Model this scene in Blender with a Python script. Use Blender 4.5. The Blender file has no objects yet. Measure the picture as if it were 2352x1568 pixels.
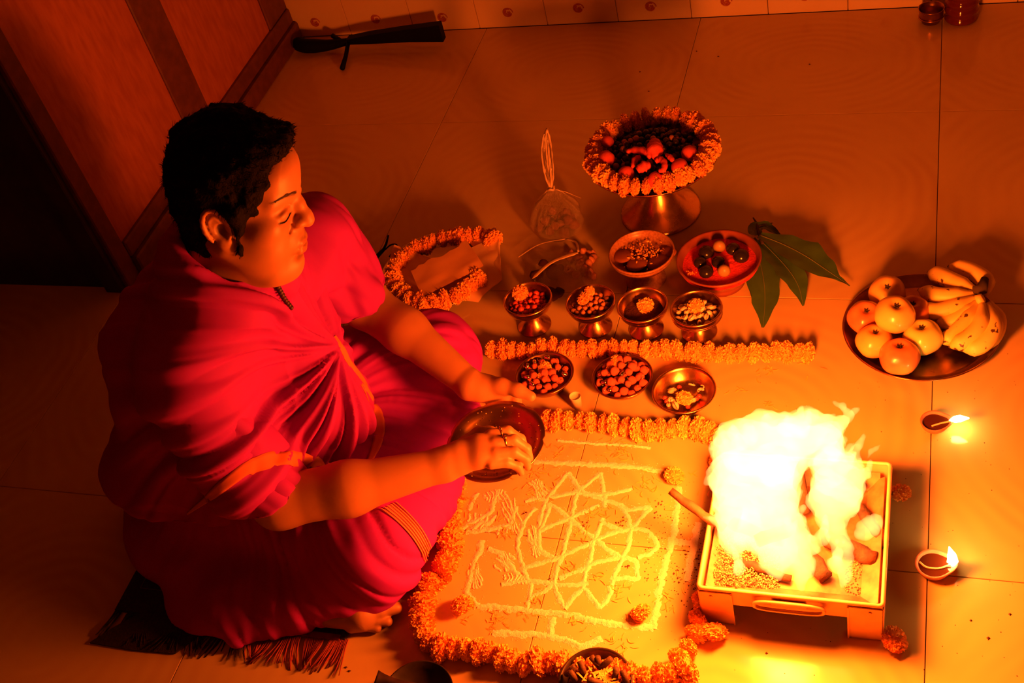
import bpy, math, random
import numpy as np
from mathutils import Vector, Matrix
random.seed(7); rng = np.random.default_rng(7)
SC = bpy.context.scene; COL = SC.collection
# ---------------------------------------------------------------- camera, world, lights, exposure
CAMP = np.array([0.5692973, -1.1238700, 1.6685611])
CR = np.array([0.94668761, 0.2493364, -0.20399491]); CU = np.array([-0.03782809, 0.71487947, 0.69822373]); CF = np.array([-0.31992437, 0.65328302, -0.68619945])
cam = bpy.data.objects.new('camera', bpy.data.cameras.new('camera')); COL.objects.link(cam)
cam.data.sensor_width = 36; cam.data.lens = 42.0316; cam.data.clip_start = .02
M = Matrix.Identity(4)
for i in range(3):
    M[i][0] = CR[i]; M[i][1] = CU[i]; M[i][2] = -CF[i]; M[i][3] = CAMP[i]
cam.matrix_world = M; SC.camera = cam
def un(px, py, z=0.0):          # a photograph pixel (2352x1568 frame) to the point of the room at height z
    d = CF*2746.064 + CR*(px-1176) - CU*(py-784); t = (z-CAMP[2])/d[2]
    return CAMP + d*t
def uny(px, py, y):
    d = CF*2746.064 + CR*(px-1176) - CU*(py-784); t = (y-CAMP[1])/d[1]
    return CAMP + d*t
w = bpy.data.worlds.new('world'); SC.world = w; w.use_nodes = True
w.node_tree.nodes['Background'].inputs[0].default_value = (1, .5, .25, 1); w.node_tree.nodes['Background'].inputs[1].default_value = .0
vs = SC.view_settings; SC.display_settings.display_device = 'sRGB'
vs.view_transform = 'Standard'; vs.look = 'None'; vs.gamma = 1; vs.use_curve_mapping = False; vs.exposure = 0.0
SC.cycles.sample_clamp_indirect = 6; SC.cycles.max_bounces = 6; SC.cycles.volume_bounces = 0
SC.cycles.caustics_reflective = False; SC.cycles.caustics_refractive = False
FIRE_COL = (1.0, 0.122, 0.0065)
def fire_light(x, y, z, power, r, col=FIRE_COL):
    l = bpy.data.lights.new('fire_light', 'POINT'); l.energy = power; l.color = col; l.shadow_soft_size = r
    o = bpy.data.objects.new('fire_light', l); o.location = (x, y, z); o['kind'] = 'helper'; COL.objects.link(o)
fire_light(.375, -.055, .34, 32, .045)
fire_light(.38, -.03, .26, 24, .045)
fire_light(.36, -.07, .19, 9, .035)
# ---------------------------------------------------------------- materials
def nd(nt, t, **kw):
    n = nt.nodes.new(t)
    for k, v in kw.items():
        if k.startswith('i_'): n.inputs[k[2:].replace('_', ' ')].default_value = v
        else: setattr(n, k, v)
    return n
def rgb(c): return (c[0], c[1], c[2], 1)
def mat(name, c1, c2=None, rough=.6, metal=0, scale=20, bump=0, bscale=None, coat=0, detail=4, coords='Object', spec=None, sub=0, trans=0, ior=None, mapping=None, rvar=0):
    m = bpy.data.materials.new(name); m.use_nodes = True; nt = m.node_tree; b = nt.nodes['Principled BSDF']
    b.inputs['Roughness'].default_value = rough; b.inputs['Metallic'].default_value = metal
    b.inputs['Coat Weight'].default_value = coat; b.inputs['Transmission Weight'].default_value = trans
    if spec is not None: b.inputs['Specular IOR Level'].default_value = spec
    if ior: b.inputs['IOR'].default_value = ior
    if sub:
        b.inputs['Subsurface Weight'].default_value = sub; b.inputs['Subsurface Radius'].default_value = (.01, .004, .002); b.inputs['Subsurface Scale'].default_value = .5
    tc = nd(nt, 'ShaderNodeTexCoord'); mp = nd(nt, 'ShaderNodeMapping'); nt.links.new(tc.outputs[coords], mp.inputs[0])
    if mapping: mp.inputs['Scale'].default_value = mapping
    nz = nd(nt, 'ShaderNodeTexNoise'); nz.inputs['Scale'].default_value = scale; nz.inputs['Detail'].default_value = detail
    nt.links.new(mp.outputs[0], nz.inputs['Vector'])
    r = nd(nt, 'ShaderNodeValToRGB'); r.color_ramp.elements[0].position = .35; r.color_ramp.elements[1].position = .65
    r.color_ramp.elements[0].color = rgb(c1); r.color_ramp.elements[1].color = rgb(c2 or c1)
    nt.links.new(nz.outputs[0], r.inputs[0]); nt.links.new(r.outputs[0], b.inputs['Base Color'])
    if rvar:
        mr = nd(nt, 'ShaderNodeMapRange'); mr.inputs[3].default_value = rough-rvar; mr.inputs[4].default_value = rough+rvar
        nt.links.new(nz.outputs[0], mr.inputs[0]); nt.links.new(mr.outputs[0], b.inputs['Roughness'])
    if bump:
        n2 = nd(nt, 'ShaderNodeTexNoise'); n2.inputs['Scale'].default_value = bscale or scale*3; n2.inputs['Detail'].default_value = 3
        nt.links.new(mp.outputs[0], n2.inputs['Vector'])
        bp = nd(nt, 'ShaderNodeBump'); bp.inputs['Strength'].default_value = bump; bp.inputs['Distance'].default_value = .002
        nt.links.new(n2.outputs[0], bp.inputs['Height']); nt.links.new(bp.outputs[0], b.inputs['Normal'])
    return m
def emat(name, col, s):
    m = bpy.data.materials.new(name); m.use_nodes = True; nt = m.node_tree; nt.nodes.clear()
    o = nd(nt, 'ShaderNodeOutputMaterial'); e = nd(nt, 'ShaderNodeEmission'); e.inputs[0].default_value = rgb(col); e.inputs[1].default_value = s
    nt.links.new(e.outputs[0], o.inputs['Surface']); return m
def vmat(name, col, s):          # glowing gas: brightness grows with the depth of flame looked through
    m = bpy.data.materials.new(name); m.use_nodes = True; nt = m.node_tree; nt.nodes.clear()
    o = nd(nt, 'ShaderNodeOutputMaterial'); e = nd(nt, 'ShaderNodeEmission'); e.inputs[0].default_value = rgb(col); e.inputs[1].default_value = s
    nt.links.new(e.outputs[0], o.inputs['Volume']); return m
MT = {}
# floor tile: cream vitrified tile with faint book-matched veining
def tile_mat():
    m = mat('floor_tile_glaze', (.66, .50, .22), (.72, .56, .26), rough=.13, scale=3, coat=0)
    nt = m.node_tree; b = nt.nodes['Principled BSDF']; b.inputs['Specular IOR Level'].default_value = .5
    tc = nd(nt, 'ShaderNodeTexCoord'); ab = nd(nt, 'ShaderNodeVectorMath', operation='ABSOLUTE'); nt.links.new(tc.outputs['Object'], ab.inputs[0])
    wv = nd(nt, 'ShaderNodeTexWave', wave_type='RINGS', rings_direction='Z'); wv.inputs['Scale'].default_value = 9; wv.inputs['Distortion'].default_value = 9
    wv.inputs['Detail'].default_value = 1.5; wv.inputs['Detail Scale'].default_value = .45
    nt.links.new(ab.outputs[0], wv.inputs['Vector'])
    nz = nd(nt, 'ShaderNodeTexNoise'); nz.inputs['Scale'].default_value = 3.5
    mx = nd(nt, 'ShaderNodeMath', operation='MULTIPLY'); nt.links.new(wv.outputs['Fac'], mx.inputs[0]); r2 = nd(nt, 'ShaderNodeMapRange'); r2.inputs[1].default_value = .4; r2.inputs[2].default_value = .7; r2.inputs[4].default_value = .5; nt.links.new(nz.outputs[0], r2.inputs[0]); nt.links.new(r2.outputs[0], mx.inputs[1])
    old = b.inputs['Base Color'].links[0].from_socket
    mix = nd(nt, 'ShaderNodeMix', data_type='RGBA'); mix.inputs['B'].default_value = (.58, .38, .20, 1)
    nt.links.new(old, mix.inputs['A']); nt.links.new(mx.outputs[0], mix.inputs['Factor']); nt.links.new(mix.outputs['Result'], b.inputs['Base Color'])
    return m
MT['tile'] = tile_mat()
MT['grout'] = mat('grout', (.14, .08, .05), rough=.9)
MT['walltile'] = mat('wall_tile_glaze', (.82, .64, .38), (.88, .72, .48), rough=.3, scale=6)
MT['wallgrout'] = mat('wall_grout', (.16, .09, .05), rough=.9)
MT['motif'] = mat('printed_rose', (.55, .10, .05), (.62, .22, .12), rough=.3, scale=150)
MT['plaster'] = mat('plaster', (.24, .18, .13), (.28, .21, .15), rough=.85, scale=4)
MT['ceil'] = mat('ceiling_paint', (.30, .26, .20), rough=.9)
MT['ply'] = mat('plywood_panel', (.38, .11, .055), (.48, .16, .08), rough=.55, scale=16, mapping=(1, 4, 1), bump=.15, detail=8)
MT['rail'] = mat('brown_painted_wood', (.11, .035, .02), (.16, .05, .028), rough=.5, scale=40, bump=.2)
MT['darkwood'] = mat('dark_side_board', (.02, .016, .014), (.035, .025, .02), rough=.6, scale=10)
MT['brass'] = mat('brass', (.72, .40, .16), (.82, .50, .22), rough=.27, metal=1, scale=40, rvar=.08, bump=.05)
MT['bronze'] = mat('old_bronze', (.36, .17, .08), (.55, .28, .12), rough=.3, metal=1, scale=30, rvar=.1, bump=.08)
MT['oldb'] = mat('dark_bronze', (.36, .18, .08), (.55, .29, .13), rough=.34, metal=1, scale=22, rvar=.08, bump=.05)
MT['grainl'] = mat('pale_grain', (.8, .6, .35), rough=.5)
MT['steel'] = mat('brushed_steel', (.85, .75, .62), (.9, .8, .7), rough=.22, metal=1, scale=30, rvar=.06)
MT['copper'] = mat('copper_sheet', (.66, .38, .20), (.82, .52, .28), rough=.45, metal=.30, scale=25, rvar=.1, bump=.1)
MT['sooty'] = mat('sooty_copper', (.20, .08, .035), (.42, .20, .09), rough=.5, metal=.3, scale=30, bump=.2)
MT['clay'] = mat('fired_clay', (.38, .13, .07), (.50, .20, .11), rough=.8, scale=60, bump=.3)
MT['oil'] = mat('lamp_oil', (.05, .012, .004), (.07, .018, .006), rough=.05, scale=5)
MT['wick'] = mat('cotton_wick', (.7, .55, .3), rough=.9)
MT['mg'] = mat('marigold_petals', (.92, .42, .10), (1.0, .58, .14), rough=.75, scale=120)
MT['mg2'] = mat('marigold_petals_yellow', (.98, .52, .10), (1.0, .70, .16), rough=.75, scale=120)
MT['mgc'] = mat('marigold_core', (.80, .30, .06), rough=.9)
MT['green'] = mat('green_calyx', (.10, .13, .03), rough=.7)
MT['powder'] = mat('white_rice_powder', (.86, .80, .66), (.95, .92, .82), rough=.95, scale=300, bump=.6, bscale=500)
MT['leaf'] = mat('mango_leaf', (.035, .10, .022), (.055, .14, .03), rough=.42, scale=25, bump=.15)
MT['leafrib'] = mat('leaf_rib', (.16, .20, .06), rough=.5)
MT['berry'] = mat('red_berry', (.55, .05, .06), (.70, .10, .09), rough=.35, scale=60)
MT['nut'] = mat('brown_areca_nut', (.42, .16, .09), (.60, .26, .15), rough=.5, scale=90, bump=.2)
MT['cowrie'] = mat('cowrie_shell', (.72, .55, .34), (.86, .74, .52), rough=.3, scale=70)
MT['slot'] = mat('shell_slot', (.12, .04, .02), rough=.9)
MT['darkpow'] = mat('dark_incense_powder', (.09, .02, .012), (.15, .04, .02), rough=.95, scale=150, bump=.8, bscale=300)
MT['redpow'] = mat('vermilion_powder', (.75, .03, .07), (.85, .06, .10), rough=.95, scale=120, bump=.7, bscale=260)
MT['darknut'] = mat('dark_polished_nut', (.012, .010, .010), (.03, .02, .018), rough=.2, scale=40)
MT['palenut'] = mat('pale_round_nut', (.36, .22, .08), (.46, .30, .12), rough=.4, scale=40)
MT['rudra'] = mat('rudraksha_bead', (.60, .10, .08), (.74, .20, .13), rough=.4, scale=220, bump=.6, bscale=350)
MT['silver'] = mat('silver_cap', (.85, .75, .65), rough=.15, metal=1)
MT['blackbead'] = mat('black_seed', (.015, .012, .010), (.05, .02, .015), rough=.4, scale=60)
MT['pinkroot'] = mat('dyed_turmeric_root', (.62, .05, .07), (.75, .10, .12), rough=.7, scale=90, bump=.4)
MT['paper'] = mat('cream_paper', (.84, .58, .34), (.90, .66, .42), rough=.8, scale=30)
MT['paper2'] = mat('printed_paper', (.78, .44, .26), (.86, .54, .34), rough=.8, scale=14)
MT['black'] = mat('black_plastic', (.004, .0035, .003), rough=.6, spec=.12)
MT['cup'] = mat('paper_cup', (.72, .62, .45), rough=.8)
MT['wood'] = mat('split_firewood', (.10, .035, .015), (.20, .08, .035), rough=.8, scale=40, mapping=(1, 1, .15), bump=.6)
MT['char'] = mat('charred_wood', (.02, .012, .01), (.10, .04, .02), rough=.85, scale=50, bump=.8)
MT['sesame'] = mat('sesame_grain', (.55, .36, .18), (.10, .05, .03), rough=.7, scale=400)
MT['speck'] = mat('dark_seed', (.08, .03, .015), rough=.8)
MT['iron'] = mat('black_iron', (.03, .02, .018), (.055, .035, .03), rough=.5, metal=.4, scale=50)
MT['rug'] = mat('dark_rug_weave', (.022, .014, .010), (.045, .024, .016), rough=.95, scale=260, bump=.7, bscale=420)
MT['rugline'] = mat('rug_pattern_thread', (.16, .09, .06), rough=.95)
MT['fringe'] = mat('maroon_fringe', (.20, .02, .03), (.32, .05, .05), rough=.9, scale=80)
MT['redglass'] = mat('red_glass', (.13, .015, .012), rough=.10, spec=.7)
MT['applered'] = mat('apple_skin', (.60, .06, .05), (.78, .42, .14), rough=.28, scale=9, coat=.3)
MT['appleyel'] = mat('apple_skin_yellow', (.80, .58, .14), (.76, .36, .12), rough=.28, scale=10, coat=.3)
MT['applegr'] = mat('apple_skin_green', (.62, .64, .16), (.80, .64, .18), rough=.28, scale=10, coat=.3)
MT['stalk'] = mat('dark_stalk', (.05, .03, .015), rough=.9)
def banana_mat():
    m = mat('banana_skin', (.84, .62, .14), (.90, .70, .20), rough=.45, scale=20)
    nt = m.node_tree; b = nt.nodes['Principled BSDF']; nz = nd(nt, 'ShaderNodeTexNoise'); nz.inputs['Scale'].default_value = 75; nz.inputs['Detail'].default_value = 2
    tc = nd(nt, 'ShaderNodeTexCoord'); nt.links.new(tc.outputs['Object'], nz.inputs['Vector'])
    r = nd(nt, 'ShaderNodeValToRGB'); r.color_ramp.elements[0].position = .66; r.color_ramp.elements[1].position = .70; nt.links.new(nz.outputs[0], r.inputs[0])
    old = b.inputs['Base Color'].links[0].from_socket; mix = nd(nt, 'ShaderNodeMix', data_type='RGBA'); mix.inputs['B'].default_value = (.10, .04, .015, 1)
    nt.links.new(old, mix.inputs['A']); nt.links.new(r.outputs[0], mix.inputs['Factor']); nt.links.new(mix.outputs['Result'], b.inputs['Base Color']); return m
MT['banana'] = banana_mat()
def film_mat():
    m = bpy.data.materials.new('clear_plastic_film'); m.use_nodes = True; nt = m.node_tree; nt.nodes.clear()
    o = nd(nt, 'ShaderNodeOutputMaterial'); t = nd(nt, 'ShaderNodeBsdfTransparent'); g = nd(nt, 'ShaderNodeBsdfGlossy'); g.inputs['Roughness'].default_value = .22; g.inputs[0].default_value = (1, .9, .8, 1)
    t.inputs[0].default_value = (.93, .90, .86, 1)
    nz = nd(nt, 'ShaderNodeTexNoise'); nz.inputs['Scale'].default_value = 55; nz.inputs['Detail'].default_value = 3; bp = nd(nt, 'ShaderNodeBump'); bp.inputs['Strength'].default_value = 1; bp.inputs['Distance'].default_value = .006; nt.links.new(nz.outputs[0], bp.inputs['Height']); nt.links.new(bp.outputs[0], g.inputs['Normal'])
    mx = nd(nt, 'ShaderNodeMixShader'); mx.inputs[0].default_value = .38
    nt.links.new(t.outputs[0], mx.inputs[1]); nt.links.new(g.outputs[0], mx.inputs[2]); nt.links.new(mx.outputs[0], o.inputs[0]); return m
MT['film'] = film_mat()
# ---------------------------------------------------------------- mesh helpers
class MB:
    def __init__(s): s.v = []; s.f = []; s.mi = []
    def add(s, V, F, mi=0):
        n = len(s.v); s.v += [tuple(map(float, p)) for p in V]; s.f += [tuple(int(i)+n for i in f) for f in F]; s.mi += [mi]*len(F); return s
    def box(s, c, d, mi=0, rot=None, bev=0):
        x, y, z = d[0]/2, d[1]/2, d[2]/2
        if bev:
            b = min(bev, x*.9, y*.9, z*.9)
            V = []
            for sz, zz in ((-1, z), (1, z)):
                for (a, bb) in ((x-b, y-b),):
                    V += [(-a, -bb, sz*zz), (a, -bb, sz*zz), (a, bb, sz*zz), (-a, bb, sz*zz)]
            for zz in (-(z-b), (z-b)):
                V += [(-x, -y+b, zz), (-x+b, -y, zz), (x-b, -y, zz), (x, -y+b, zz), (x, y-b, zz), (x-b, y, zz), (-x+b, y, zz), (-x, y-b, zz)]
            F = [(3, 2, 1, 0), (4, 5, 6, 7)]
            for k in range(8): F.append((8+k, 8+(k+1) % 8, 16+(k+1) % 8, 16+k))
            for (base, cap, fl) in ((8, 0, 0), (16, 4, 1)):
                for k in range(4):
                    o = base+2*k; e = base+(2*k+1); nx = base+(2*k+2) % 8; c0 = cap+k; c1 = cap+(k+1) % 4
                    q = [(o, c0, e), (e, c0, c1, nx)]
                    F += [tuple(t) if not fl else tuple(reversed(t)) for t in q]
        else:
            V = [(sx*x, sy*y, sz*z) for sx in (-1, 1) for sy in (-1, 1) for sz in (-1, 1)]
            F = [(0, 1, 3, 2), (4, 6, 7, 5), (0, 4, 5, 1), (2, 3, 7, 6), (0, 2, 6, 4), (1, 5, 7, 3)]
        V = np.array(V)
        if rot is not None: V = V@np.array(rot).T
        return s.add(V+np.array(c), F, mi)
    def lathe(s, prof, n=32, c=(0, 0, 0), mi=0, sx=1, sy=1, rot=None):
        V = []; F = []; rings = []
        for r, z in prof:
            if r <= 1e-6: rings.append([len(V)]); V.append((0, 0, z))
            else:
                rings.append(list(range(len(V), len(V)+n))); V += [(r*math.cos(2*math.pi*k/n)*sx, r*math.sin(2*math.pi*k/n)*sy, z) for k in range(n)]
        for a, b in zip(rings[:-1], rings[1:]):
            for k in range(n):
                k2 = (k+1) % n
                if len(a) == 1 and len(b) == 1: continue
                if len(a) == 1: F.append((a[0], b[k2], b[k]))
                elif len(b) == 1: F.append((a[k], a[k2], b[0]))
                else: F.append((a[k], a[k2], b[k2], b[k]))
        V = np.array(V)
        if rot is not None: V = V@np.array(rot).T
        return s.add(V+np.array(c), F, mi)
    def tube(s, P, R, n=8, mi=0, cap=True, flat=1.0, up=(0, 0, 1)):
        P = [np.array(p, float) for p in P]; m = len(P)
        if not hasattr(R, '__len__'): R = [R]*m
        V = []; F = []
        for i in range(m):
            t = P[min(i+1, m-1)]-P[max(i-1, 0)]; t /= (np.linalg.norm(t)+1e-12)
            u = np.array(up, float); 
            if abs(t@u) > .95: u = np.array((1, 0, 0.))
            a = np.cross(t, u); a /= np.linalg.norm(a); b = np.cross(a, t)
            for k in range(n):
                an = 2*math.pi*k/n; V.append(P[i]+R[i]*(a*math.cos(an)+b*math.sin(an)*flat))
        for i in range(m-1):
            for k in range(n):
                k2 = (k+1) % n; F.append((i*n+k, i*n+k2, (i+1)*n+k2, (i+1)*n+k))
        if cap: F.append(tuple(reversed(range(n)))); F.append(tuple((m-1)*n+k for k in range(n)))
        return s.add(V, F, mi)
    def ball(s, c, r, n=10, mi=0, rot=None):
        if not hasattr(r, '__len__'): r = (r, r, r)
        V = [(0, 0, 1)]; F = []; rows = max(4, n//2)
        for i in range(1, rows):
            th = math.pi*i/rows
            V += [(math.sin(th)*math.cos(2*math.pi*k/n), math.sin(th)*math.sin(2*math.pi*k/n), math.cos(th)) for k in range(n)]
        V.append((0, 0, -1)); L = len(V)-1
        for k in range(n):
            k2 = (k+1) % n; F.append((0, 1+k, 1+k2)); F.append((L, 1+(rows-2)*n+k2, 1+(rows-2)*n+k))
            for i in range(rows-2): F.append((1+i*n+k, 1+(i+1)*n+k, 1+(i+1)*n+k2, 1+i*n+k2))
        V = np.array(V)*np.array(r)
        if rot is not None: V = V@np.array(rot).T
        return s.add(V+np.array(c), F, mi)
    def mesh(s, name, mats, smooth=True):
        me = bpy.data.meshes.new(name); me.from_pydata(s.v, [], s.f)
        for m in (mats if isinstance(mats, (list, tuple)) else [mats]): me.materials.append(m)
        if len(set(s.mi)) > 1: me.polygons.foreach_set('material_index', s.mi)
        if smooth: me.polygons.foreach_set('use_smooth', [True]*len(me.polygons))
        me.update(); return me
    def build(s, name, mats, parent=None, smooth=True, loc=None):
        return link(name, s.mesh(name, mats, smooth), parent, loc)
def link(name, me, parent=None, loc=None, rot=None, scale=None):
    o = bpy.data.objects.new(name, me); COL.objects.link(o)
    if parent is not None: o.parent = parent
    if loc is not None: o.location = [float(a) for a in loc]
    if rot is not None: o.rotation_euler = rot
    if scale is not None: o.scale = scale if hasattr(scale, '__len__') else (scale,)*3
    return o
def tag(o, label=None, cat=None, group=None, kind=None):
    if label: o['label'] = label
    if cat: o['category'] = cat
    if group: o['group'] = group
    if kind: o['kind'] = kind
    return o
def thing(name, label, cat, loc=(0, 0, 0), group=None, rz=0):
    o = bpy.data.objects.new(name, None); COL.objects.link(o); o.location = [float(a) for a in loc]; o.rotation_euler = (0, 0, rz); o.empty_display_size = .05
    return tag(o, label, cat, group)
def rotz(a): c, s = math.cos(a), math.sin(a); return np.array([[c, -s, 0], [s, c, 0], [0, 0, 1]])
def rotx(a): c, s = math.cos(a), math.sin(a); return np.array([[1, 0, 0], [0, c, -s], [0, s, c]])
def roty(a): c, s = math.cos(a), math.sin(a); return np.array([[c, 0, s], [0, 1, 0], [-s, 0, c]])
def catmull(P, n=8):
    P = [np.array(p, float) for p in P]; Q = [2*P[0]-P[1]]+P+[2*P[-1]-P[-2]]; out = []
    for i in range(1, len(Q)-2):
        for k in range(n):
            t = k/n; a, b, c, d = Q[i-1], Q[i], Q[i+1], Q[i+2]
            out.append(.5*((2*b)+(-a+c)*t+(2*a-5*b+4*c-d)*t*t+(-a+3*b-3*c+d)*t**3))
    out.append(P[-1]); return out
def resample(P, step):
    P = np.array(P); d = np.r_[0, np.cumsum(np.linalg.norm(np.diff(P, axis=0), axis=1))]; n = max(2, int(round(d[-1]/step))+1)
    t = np.linspace(0, d[-1], n); return np.stack([np.interp(t, d, P[:, k]) for k in range(P.shape[1])], 1)
# value noise
_perm = np.random.default_rng(3).random(65536).astype(np.float32)
def vnoise(x, y, z=0):
    x, y, z = np.broadcast_arrays(np.asarray(x, float), y, z)
    xi, yi, zi = np.floor(x).astype(int), np.floor(y).astype(int), np.floor(z).astype(int)
    fx, fy, fz = x-xi, y-yi, z-zi
    fx, fy, fz = fx*fx*(3-2*fx), fy*fy*(3-2*fy), fz*fz*(3-2*fz)
    def h(a, b, c): return _perm[(a*7919+b*104729+c*1299709+12345) % 65536]
    r = 0
    for dx in (0, 1):
        for dy in (0, 1):
            for dz in (0, 1):
                r = r+h(xi+dx, yi+dy, zi+dz)*(fx if dx else 1-fx)*(fy if dy else 1-fy)*(fz if dz else 1-fz)
    return r*2-1
# signed distance volumes -> one continuous surface
class SDF:
    def __init__(s, lo, hi, h):
        s.lo = np.array(lo, float); s.h = h; s.n = np.ceil((np.array(hi)-s.lo)/h).astype(int)+1
        s.ax = [s.lo[i]+h*np.arange(s.n[i]) for i in range(3)]; s.F = np.full(s.n, .06, np.float32)
    def _blk(s, lo, hi):
        a = np.clip(np.floor((np.array(lo)-s.lo)/s.h).astype(int), 0, s.n); b = np.clip(np.ceil((np.array(hi)-s.lo)/s.h).astype(int)+1, 0, s.n)
        if (b <= a).any(): return None, None
        sl = tuple(slice(a[i], b[i]) for i in range(3))
        return sl, (s.ax[0][sl[0]][:, None, None], s.ax[1][sl[1]][None, :, None], s.ax[2][sl[2]][None, None, :])
    def _put(s, sl, d, k, sub=False):
        F = s.F[sl]
        if sub: F = -F
        if k > 0:
            hh = np.clip(.5+.5*(F-d)/k, 0, 1); r = F*(1-hh)+d*hh-k*hh*(1-hh)
        else: r = np.minimum(F, d)
        s.F[sl] = -r if sub else r
    def ell(s, c, r, k=.01, rot=None, sub=False):
        c = np.array(c, float); r = np.array(r if hasattr(r, '__len__') else (r,)*3, float); m = r.max()+k+3*s.h
        sl, g = s._blk(c-m, c+m)
        if sl is None: return
        x, y, z = g[0]-c[0], g[1]-c[1], g[2]-c[2]
        if rot is not None:
            R = np.array(rot); x, y, z = R[0, 0]*x+R[1, 0]*y+R[2, 0]*z, R[0, 1]*x+R[1, 1]*y+R[2, 1]*z, R[0, 2]*x+R[1, 2]*y+R[2, 2]*z
        k0 = np.sqrt((x/r[0])**2+(y/r[1])**2+(z/r[2])**2); k1 = np.sqrt((x/r[0]**2)**2+(y/r[1]**2)**2+(z/r[2]**2)**2)+1e-9
        d = k0*(k0-1)/k1
        if sub: s._put(sl, d, k, True)
        else: s._put(sl, d, k)
    def cone(s, a, b, ra, rb, k=.01, sub=False, flat=None):
        a = np.array(a, float); b = np.array(b, float); m = max(ra, rb)+k+3*s.h
        sl, g = s._blk(np.minimum(a, b)-m, np.maximum(a, b)+m)
        if sl is None: return
        ab = b-a; L2 = ab@ab+1e-12
        px, py, pz = g[0]-a[0], g[1]-a[1], g[2]-a[2]
        t = np.clip((px*ab[0]+py*ab[1]+pz*ab[2])/L2, 0, 1)
        dx, dy, dz = px-ab[0]*t, py-ab[1]*t, pz-ab[2]*t
        if flat is not None:     # flat = (unit direction, factor): squeezes the section along that direction
            n, f = np.array(flat[0], float), flat[1]; q = dx*n[0]+dy*n[1]+dz*n[2]; e = (1/f-1)*q
            dx, dy, dz = dx+n[0]*e, dy+n[1]*e, dz+n[2]*e
        d = np.sqrt(dx*dx+dy*dy+dz*dz)-(ra+(rb-ra)*t)
        s._put(sl, d, k, sub)
    def chain(s, P, R, k=.01, **kw):
        for i in range(len(P)-1): s.cone(P[i], P[i+1], R[i], R[i+1], k, **kw)
    def cut(s, fn, k=0):           # keeps only fn(x,y,z) < 0
        d = fn(s.ax[0][:, None, None], s.ax[1][None, :, None], s.ax[2][None, None, :])
        if k > 0:
            hh = np.clip(.5-.5*(s.F-d)/k, 0, 1); s.F = (s.F*(1-hh)+d*hh+k*hh*(1-hh)).astype(np.float32)
        else: s.F = np.maximum(s.F, d).astype(np.float32)
    def warp(s, amp, freq, seed=0):
        X, Y, Z = np.meshgrid(*s.ax, indexing='ij'); band = np.abs(s.F) < amp*2+2*s.h
        s.F[band] += (amp*vnoise(X[band]*freq+seed, Y[band]*freq, Z[band]*freq)).astype(np.float32)
    def surf(s):
        F = s.F; n = F.shape; In = F < 0
        c = [(i, j, k) for i in (0, 1) for j in (0, 1) for k in (0, 1)]
        def sub(A, i, j, k): return A[i:n[0]-1+i, j:n[1]-1+j, k:n[2]-1+k]
        cnt = sum(sub(In, *q).astype(np.int8) for q in c); act = (cnt > 0) & (cnt < 8)
        idx = np.argwhere(act); vid = np.full(act.shape, -1, np.int64); vid[act] = np.arange(len(idx))
        vals = {q: F[idx[:, 0]+q[0], idx[:, 1]+q[1], idx[:, 2]+q[2]] for q in c}
        acc = np.zeros((len(idx), 3)); num = np.zeros(len(idx))
        for a in c:
            for d in range(3):
                if a[d] == 0:
                    b = list(a); b[d] = 1; b = tuple(b); va, vb = vals[a], vals[b]; cr = (va < 0) != (vb < 0)
                    t = va/(va-vb+1e-20)
                    p = np.tile(np.array(a, float), (len(idx), 1)); p[:, d] = t
                    acc[cr] += p[cr]; num[cr] += 1
        V = s.lo+s.h*(idx+acc/np.maximum(num, 1)[:, None])
        Fs = []
        for d in range(3):
            e, f = (d+1) % 3, (d+2) % 3
            lo = [slice(None)]*3; hi = [slice(None)]*3; lo[d] = slice(0, n[d]-1); hi[d] = slice(1, n[d])
            A, B = In[tuple(lo)], In[tuple(hi)]; cr = A != B
            q = np.argwhere(cr); ok = (q[:, e] > 0) & (q[:, f] > 0) & (q[:, e] < n[e]-1) & (q[:, f] < n[f]-1); q = q[ok]
            s0 = A[q[:, 0], q[:, 1], q[:, 2]]
            def cell(de, df):
                r = q.copy(); r[:, e] -= de; r[:, f] -= df; return vid[r[:, 0], r[:, 1], r[:, 2]]
            quad = np.stack([cell(1, 1), cell(0, 1), cell(0, 0), cell(1, 0)], 1)
            quad[~s0] = quad[~s0][:, ::-1]; Fs.append(quad)
        return V, np.concatenate(Fs)
def np_mesh(name, V, Fq, mats, smooth=True):
    me = bpy.data.meshes.new(name); me.vertices.add(len(V)); me.vertices.foreach_set('co', np.asarray(V, np.float32).ravel())
    nf = len(Fq); me.loops.add(nf*4); me.loops.foreach_set('vertex_index', np.asarray(Fq, np.int32).ravel())
    me.polygons.add(nf); me.polygons.foreach_set('loop_start', np.arange(nf, dtype=np.int32)*4)
    me.polygons.foreach_set('use_smooth', np.ones(nf, bool)); me.update(calc_edges=True); me.validate()
    for m in (mats if isinstance(mats, (list, tuple)) else [mats]): me.materials.append(m)
    return me
def vnormals(V, F):
    n = np.cross(V[F[:, 2]]-V[F[:, 0]], V[F[:, 3]]-V[F[:, 1]]); N = np.zeros_like(V)
    for k in range(4): np.add.at(N, F[:, k], n)
    return N/(np.linalg.norm(N, axis=1)[:, None]+1e-12)
def relax(V, F, it=1, w=.5):
    for _ in range(it):
        S = np.zeros_like(V); C = np.zeros(len(V))
        for k in range(4):
            np.add.at(S, F[:, k], V[F[:, (k+1) % 4]]); np.add.at(C, F[:, k], 1)
            np.add.at(S, F[:, k], V[F[:, (k-1) % 4]]); np.add.at(C, F[:, k], 1)
        V = V*(1-w)+w*S/np.maximum(C, 1)[:, None]
    return V
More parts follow.
